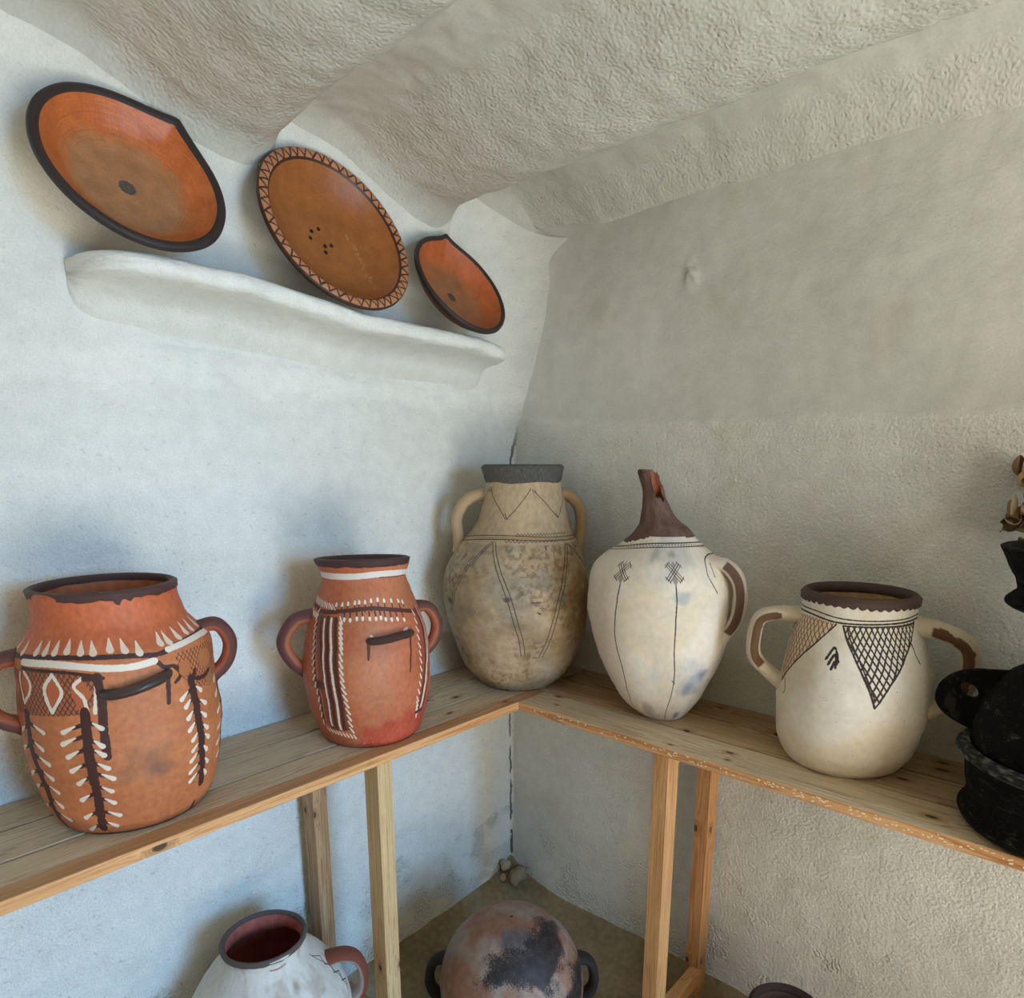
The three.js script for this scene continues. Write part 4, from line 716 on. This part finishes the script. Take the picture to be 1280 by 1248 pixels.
// ------------------------------------------------------------ pots on the floor
{
  const X = 0.182, Z = 1.005, H = 0.45;
  const P = new Profile([[0, .09], [.02, .112], [.08, .146], [.15, .170], [.22, .178], [.28, .172], [.33, .154], [.37, .127], [.395, .104], [.412, .090], [.425, .084], [.44, .086], [.45, .0885]]);
  const j = thing('clay_pot', 'white clay pot with a red inside standing on the floor under the left shelf', 'pot', [X, 0.002, Z], facing(X, Z));
  const map = paintCanvas(P, (u, h, o) => {
    const m = (fbm(u * 7, h * 9, 471, 4, 7) - 0.5) * 24 + (fbm(u * 60, h * 60, 473, 3, 60) - 0.5) * 22, br = sstep(0.55, 0.7, fbm(u * 9, h * 14, 475, 4, 9)) * 0.5;
    o[0] = lerp(212, 168, br) + m; o[1] = lerp(206, 150, br) + m; o[2] = lerp(196, 134, br) + m;
  }, (b) => {
    b.specks(600, [130, 112, 100], 0.4, 1.4); b.line([[4, 428], [16, 426], [26, 429]], 2.5, [166, 124, 96], 0.6);
    const z = []; for (let i = 0; i < 9; i++) z.push([70 + (i % 2) * 7 + i * 0.8, 398 - i * 13]); for (let i = 1; i < z.length; i++) b.line([z[i - 1], z[i]], 1.4, [62, 50, 52]); b.line([[68, 404], [75, 360], [78, 300]], 1.4, [62, 50, 52]);
  }, { seed: 9, patches: [[10, 368, 15.0, 30, [150, 128, 116], 0.50], [28, 390, 8.0, 16, [120, 100, 90], 0.50]], inside: [178, 94, 78] });
  const body = potGeo(P, { seed: 95, wob: 0.003, wall: 0.007 }); mesh('body', body, clayMat({ map, bumpScale: 0.0018 }), j);
  const rim = mesh('rim', rimGeo(P, { seed: 96, band: 0.009, uneven: 0.003, proud: 0.0018, depth: 0.006, wall: 0.007 }), clayMat({ color: rgb(92, 80, 76), roughness: 0.7 }), j); rim.userData.label = 'dark grey rim';
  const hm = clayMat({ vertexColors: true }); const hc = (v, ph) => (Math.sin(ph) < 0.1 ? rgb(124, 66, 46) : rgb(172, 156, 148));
  strapHandle(j, 86, [[.115, .358], [.155, .364], [.188, .352], [.204, .315], [.200, .265], [.165, .225]], 0.022, 0.012, hm, { color: hc });
}
{ // fire-blackened cooking pot, mouth down
  const X = 0.462, Z = 0.511;
  const P = new Profile([[0, .118], [.02, .122], [.045, .128], [.08, .156], [.13, .174], [.18, .180], [.23, .174], [.28, .155], [.32, .126], [.345, .094], [.36, .058], [.366, .025], [.3665, .002]]);
  const j = thing('cooking_pot', 'round cooking pot turned upside down on the floor, patched with black soot', 'pot', [X, 0.0, Z], facing(X, Z));
  // colour drawn on a disc spread out from the crown: (dx, dy) in metres along the surface, dy < 0 towards the room
  const N = 900, S = 0.42, tex = dataTex(N, N, (i, k, o) => {
    const x = (i / N - 0.5) * 2 * S, y = (k / N - 0.5) * 2 * S, m = (fbm(x * 40 + 9, y * 40 + 9, 481, 4) - 0.5) * 40, gr = noise(x * 260, y * 260, 483);
    let r = 146, g = 104, b = 84; const grey = sstep(0.44, 0.62, fbm(x * 9 + 2, y * 9 + 4, 485, 4)); r = lerp(r, 150, grey * 0.8); g = lerp(g, 138, grey * 0.8); b = lerp(b, 126, grey * 0.8);
    const spot = (cx, cy, rx, ry) => sstep(1.3, 0.5, Math.hypot((x - cx) / rx, (y - cy) / ry) + 0.9 * (fbm(x * 22 + 5, y * 22, 487, 4) - 0.5));
    const slate = spot(0.02, -0.075, 0.055, 0.045), black = clamp((spot(0.015, -0.13, 0.10, 0.045) + spot(0.09, -0.07, 0.05, 0.10) + spot(0.22, -0.16, 0.05, 0.2)) * 1.5 - 0.2 - (gr - 0.35) * 1.1);
    r = lerp(r, 92, slate * 0.85); g = lerp(g, 91, slate * 0.85); b = lerp(b, 96, slate * 0.85); r = lerp(r, 32, black * 0.92); g = lerp(g, 30, black * 0.92); b = lerp(b, 33, black * 0.92);
    o[0] = r + m; o[1] = g + m; o[2] = b + m;
  }, { color: true });
  const geo = potGeo(P, { seed: 97, wob: 0.003, wall: 0.009 });
  { const q = geo.attributes.uv, p = geo.attributes.position; for (let i = 0; i < q.count; i++) { const s = Math.max(0, 0.9 - Math.min(0.9, q.getY(i))) / 0.9 * P.len, l = Math.hypot(p.getX(i), p.getZ(i)) || 1; q.setXY(i, 0.5 + s * p.getX(i) / l / (2 * S), 0.5 - s * p.getZ(i) / l / (2 * S)); } }
  mesh('body', geo, clayMat({ map: tex, roughness: 0.6, bumpScale: 0.0012 }), j);
  const hm = clayMat({ color: rgb(34, 32, 31), roughness: 0.75 });
  strapHandle(j, -98, [[.160, .235], [.196, .222], [.212, .180], [.206, .135], [.160, .100]], 0.020, 0.012, hm); strapHandle(j, 98, [[.160, .235], [.196, .222], [.212, .180], [.206, .135], [.160, .100]], 0.020, 0.012, hm);
}
{
  const X = 1.03, Z = 0.20;
  const P = new Profile([[0, .06], [.02, .075], [.08, .098], [.13, .102], [.17, .094], [.195, .080], [.21, .074], [.225, .076], [.236, .082]]);
  const j = thing('clay_pot', 'small dark brown clay pot on the floor under the right shelf', 'pot', [X, 0.0, Z], facing(X, Z));
  mesh('body', potGeo(P, { seed: 98 }), clayMat({ color: rgb(84, 62, 52) }), j); mesh('rim', rimGeo(P, { seed: 99, band: 0.008, uneven: 0.001, proud: 0.003, depth: 0.01 }), clayMat({ color: rgb(58, 44, 40) }), j);
}

// ------------------------------------------------------------ bowls leaning on the plaster shelf
function bowl(label, [x, y, z], R, tilt, depth, { rimW, spout, spoutR = 0, spoutW = 14, rimMat, insideMap, outColor, gloss = 0.4, seed, floorR = 0.5 }) {
  const n = new THREE.Vector3(Math.cos(tilt * DEG), Math.sin(tilt * DEG), -0.018).normalize(), hx = new THREE.Vector3(0, 0, 1).addScaledVector(n, -n.z).normalize(), vv = new THREE.Vector3().crossVectors(n, hx).normalize().negate();
  if (vv.y < 0) vv.negate();
  const g = thing('clay_bowl', label, 'bowl', [x, y, z]);
  g.quaternion.setFromRotationMatrix(new THREE.Matrix4().makeBasis(hx, n, new THREE.Vector3().crossVectors(hx, n)));   // local x: along the shelf, y: out of the bowl, z: down the slope
  const wid = (a) => { if (spout === undefined) return 0; let d = a / DEG - spout; d = ((d + 540) % 360) - 180; return spoutR * Math.exp(-((Math.abs(d) / spoutW) ** 1.15)); };
  const wob = (a) => 1 + 0.010 * (fbm((a / 6.2832 + 1) * 5, 1, seed, 3, 5) - 0.5) * 2;
  const place = (r, d, a) => { const k = wob(a), w = wid(a) * sstep(0.55, 1, r / R); return [(r * k + w) * Math.cos(a), d + w * 0.25 * sstep(0.7, 1, r / R), (r * k + w) * Math.sin(a)]; };
  const ri = R - rimW, bowlIn = (s) => { const q = s * ri, f = floorR * ri; return [q, -depth * (q < f ? 1 - 0.06 * (q / f) ** 2 : (1 - 0.06) * (1 - Math.pow((q - f) / (ri - f), 1.9))) - 0.002]; };
  const inside = gridGeo(120, 40, (u, v) => { const a = u * Math.PI * 2, [r, d] = bowlIn(Math.max(0.001, v)), p = place(r, d, a); return [...p, 0.5 + p[0] / R / 2.3, 0.5 + p[2] / R / 2.3]; }, { closeU: true });
  mesh('inside', inside, new THREE.MeshPhysicalMaterial({ map: insideMap, roughness: gloss, bumpMap: bumpFine, bumpScale: 0.0009 }), g).userData.label = 'burnished inside';
  const lipP = [[ri - 0.001, -0.003], [ri + rimW * 0.15, 0.0005], [ri + rimW * 0.5, 0.002], [ri + rimW * 0.85, 0.001], [R, -0.003], [R + 0.0005, -0.008], [R - 0.003, -0.013]];
  mesh('rim', gridGeo(160, lipP.length - 1, (u, v, i, j) => { const a = u * Math.PI * 2, p = place(lipP[j][0], lipP[j][1], a); return [...p, 0.5 + p[0] / R / 2.3, 0.5 + p[2] / R / 2.3]; }, { closeU: true }), rimMat, g);
  const outer = gridGeo(120, 30, (u, v) => {
    const a = u * Math.PI * 2, q = (1 - v), f = 0.42; const r = (R - 0.002) * Math.max(0.001, q), d = q < f ? -depth - 0.010 : -0.009 - (depth + 0.001) * (1 - Math.pow((q - f) / (1 - f), 2.0));
    return [...place(r, d, a), u * 3, v];
  }, { closeU: true });
  mesh('body', outer, clayMat({ color: outColor, roughness: 0.7 }), g);
  return g;
}
// planar drawing on the inside of a bowl; coordinates in units of the bowl radius
function bowlTex(base, draw, seed) {
  const N = 768, cv = document.createElement('canvas'); cv.width = cv.height = N; const c = cv.getContext('2d'), im = c.createImageData(N, N), o = [0, 0, 0], R = rng(seed);
  for (let j = 0, k = 0; j < N; j++) for (let i = 0; i < N; i++, k += 4) { const x = (i / N - 0.5) * 2.3, y = (0.5 - j / N) * 2.3; base(x, y, o); for (let q = 0; q < 3; q++) im.data[k + q] = clamp(o[q], 0, 255); im.data[k + 3] = 255; }
  c.putImageData(im, 0, 0); c.lineCap = 'round'; const X = (x) => (x / 2.3 + 0.5) * N, Y = (y) => (0.5 - y / 2.3) * N, s = N / 2.3;
  draw({ c, X, Y, s, R });
  const t = new THREE.CanvasTexture(cv); t.colorSpace = THREE.SRGBColorSpace; return t;
}
const burnish = (c, X, Y, s, R, n, cols, r0, r1) => { for (let i = 0; i < n; i++) { const a = R() * 6.283, r = lerp(r0, r1, R()), k = cols[Math.floor(R() * cols.length)]; c.strokeStyle = `rgba(${k},${0.10 + 0.22 * R()})`; c.lineWidth = (0.004 + 0.010 * R()) * s; c.beginPath(); c.arc(X(0), Y(0), r * s, a, a + 0.1 + R() * 0.35); c.stroke(); } };
const rimBlack = clayMat({ color: rgb(46, 36, 34), roughness: 0.55, bumpMap: bumpFine, bumpScale: 0.0015 });
const GB = 'bowls leaning on the plaster shelf';
{
  const map = bowlTex((x, y, o) => {
    const r = Math.hypot(x, y), m = (fbm(x * 5 + 9, y * 5 + 9, 501, 4) - 0.5) * 36 + (fbm(x * 40, y * 40, 503, 2) - 0.5) * 18, worn = sstep(0.72, 0.56, r + 0.16 * (fbm(x * 4 + 3, y * 4, 505, 4) - 0.5));
    o[0] = lerp(186, 164, worn) + m; o[1] = lerp(100, 114, worn) + m * 0.8; o[2] = lerp(48, 76, worn) + m * 0.6;
  }, ({ c, X, Y, s, R }) => {
    burnish(c, X, Y, s, R, 420, ['220,130,66', '150,66,24', '206,112,50'], 0.55, 0.95); burnish(c, X, Y, s, R, 160, ['190,140,100', '140,96,66'], 0.05, 0.55);
    for (let i = 0; i < 500; i++) { const a = R() * 6.283, q = Math.sqrt(R()); c.fillStyle = `rgba(${R() < 0.7 ? '74,66,60' : '96,88,80'},${0.3 + 0.4 * R()})`; c.beginPath(); c.arc(X(0 + Math.cos(a) * q * 0.085), Y(0.0 + Math.sin(a) * q * 0.085), 0.012 * s, 0, 7); c.fill(); }
  }, 61);
  bowl('large orange bowl with a broad black rim and pinched spout', [0.110, 1.9475, 1.0715], 0.1513, 26.4, 0.046, { rimW: 0.015, spout: 128, spoutR: 0.024, spoutW: 13, rimMat: rimBlack, insideMap: map, outColor: rgb(158, 124, 86), gloss: 0.29, seed: 511 }).userData.group = GB;
}
{
  const base = (x, y, o) => { const r = Math.hypot(x, y), m = (fbm(x * 5 + 4, y * 5 + 9, 521, 4) - 0.5) * 30 + (fbm(x * 40, y * 40, 523, 2) - 0.5) * 16; const rim = sstep(0.87, 0.885, r); o[0] = lerp(154, 186, rim) + m; o[1] = lerp(92, 126, rim) + m * 0.8; o[2] = lerp(42, 88, rim) + m * 0.6; };
  const map = bowlTex(base, ({ c, X, Y, s, R }) => {
    burnish(c, X, Y, s, R, 300, ['186,116,60', '128,66,26', '150,84,36'], 0.1, 0.86);
    c.strokeStyle = 'rgb(60,34,24)'; c.lineWidth = 0.022 * s; c.beginPath(); c.arc(X(0), Y(0), 0.872 * s, 0, 7); c.stroke();
    const n = 47; for (let i = 0; i < n; i++) { const a = (i + (R() - 0.5) * 0.3) / n * 6.2832, b = (i + 0.5 + (R() - 0.5) * 0.3) / n * 6.2832, d = (i + 1) / n * 6.2832; c.lineWidth = (0.016 + 0.008 * R()) * s; c.beginPath(); c.moveTo(X(0.885 * Math.cos(a)), Y(0.885 * Math.sin(a))); c.lineTo(X(0.985 * Math.cos(b)), Y(0.985 * Math.sin(b))); c.lineTo(X(0.885 * Math.cos(d)), Y(0.885 * Math.sin(d))); c.stroke(); }
    c.lineWidth = 0.03 * s; c.beginPath(); c.arc(X(0), Y(0), 1.002 * s, 0, 7); c.stroke();
    for (let i = 0; i < 60; i++) { const t = R(), y = lerp(0.25, -0.62, t), x = -0.30 - 0.14 * Math.sin(t * 2.4) + (R() - 0.5) * 0.07; c.fillStyle = `rgba(196,160,120,${0.10 + 0.2 * R()})`; c.beginPath(); c.arc(X(x), Y(y), 0.02 * s * R() + 1, 0, 7); c.fill(); }
  }, 62);
  const rm = new THREE.MeshPhysicalMaterial({ map, roughness: 0.5, bumpMap: bumpFine, bumpScale: 0.001 });
  const g = bowl('wide brown bowl with a dark zigzag painted round its rim', [0.101, 1.951, 0.6615], 0.1815, 22.7, 0.050, { rimW: 0.022, rimMat: rm, insideMap: map, outColor: rgb(84, 48, 34), gloss: 0.33, seed: 531, floorR: 0.45 }); g.userData.group = GB;
  const hm = new THREE.MeshStandardMaterial({ color: rgb(40, 20, 12), roughness: 0.9 });
  for (const [a, b] of [[0.20, 0.10], [0.085, 0.16], [0.245, 0.0], [0.06, -0.055], [-0.04, -0.02], [0.075, -0.14]]) { const m = mesh('drain_hole', new THREE.CylinderGeometry(0.0042, 0.0042, 0.004, 12), hm, g); m.position.set(a * 0.1815, -0.0515, b * 0.1815); }
}
{
  const map = bowlTex((x, y, o) => {
    const r = Math.hypot(x, y), m = (fbm(x * 5 + 2, y * 5 + 5, 541, 4) - 0.5) * 30 + (fbm(x * 40, y * 40, 543, 2) - 0.5) * 16, worn = sstep(0.8, 0.4, r + 0.3 * (fbm(x * 3 + 3, y * 3, 545, 3) - 0.5));
    o[0] = lerp(178, 152, worn) + m; o[1] = lerp(92, 102, worn) + m * 0.8; o[2] = lerp(46, 66, worn) + m * 0.6;
  }, ({ c, X, Y, s, R }) => {
    burnish(c, X, Y, s, R, 260, ['200,116,66', '140,70,34', '180,112,76'], 0.1, 0.9);
    for (let i = 0; i < 300; i++) { const a = R() * 6.283, q = Math.sqrt(R()); c.fillStyle = `rgba(74,64,52,${0.3 + 0.4 * R()})`; c.beginPath(); c.arc(X(Math.cos(a) * q * 0.085), Y(Math.sin(a) * q * 0.085), 0.012 * s, 0, 7); c.fill(); }
  }, 63);
  bowl('small orange bowl with a thin black rim and nipped spout', [0.116, 1.902, 0.3135], 0.1405, 30.8, 0.046, { rimW: 0.011, spout: 96, spoutR: 0.019, spoutW: 8, rimMat: rimBlack, insideMap: map, outColor: rgb(122, 74, 44), gloss: 0.5, seed: 551 }).userData.group = GB;
}

renderer.render(scene, camera);
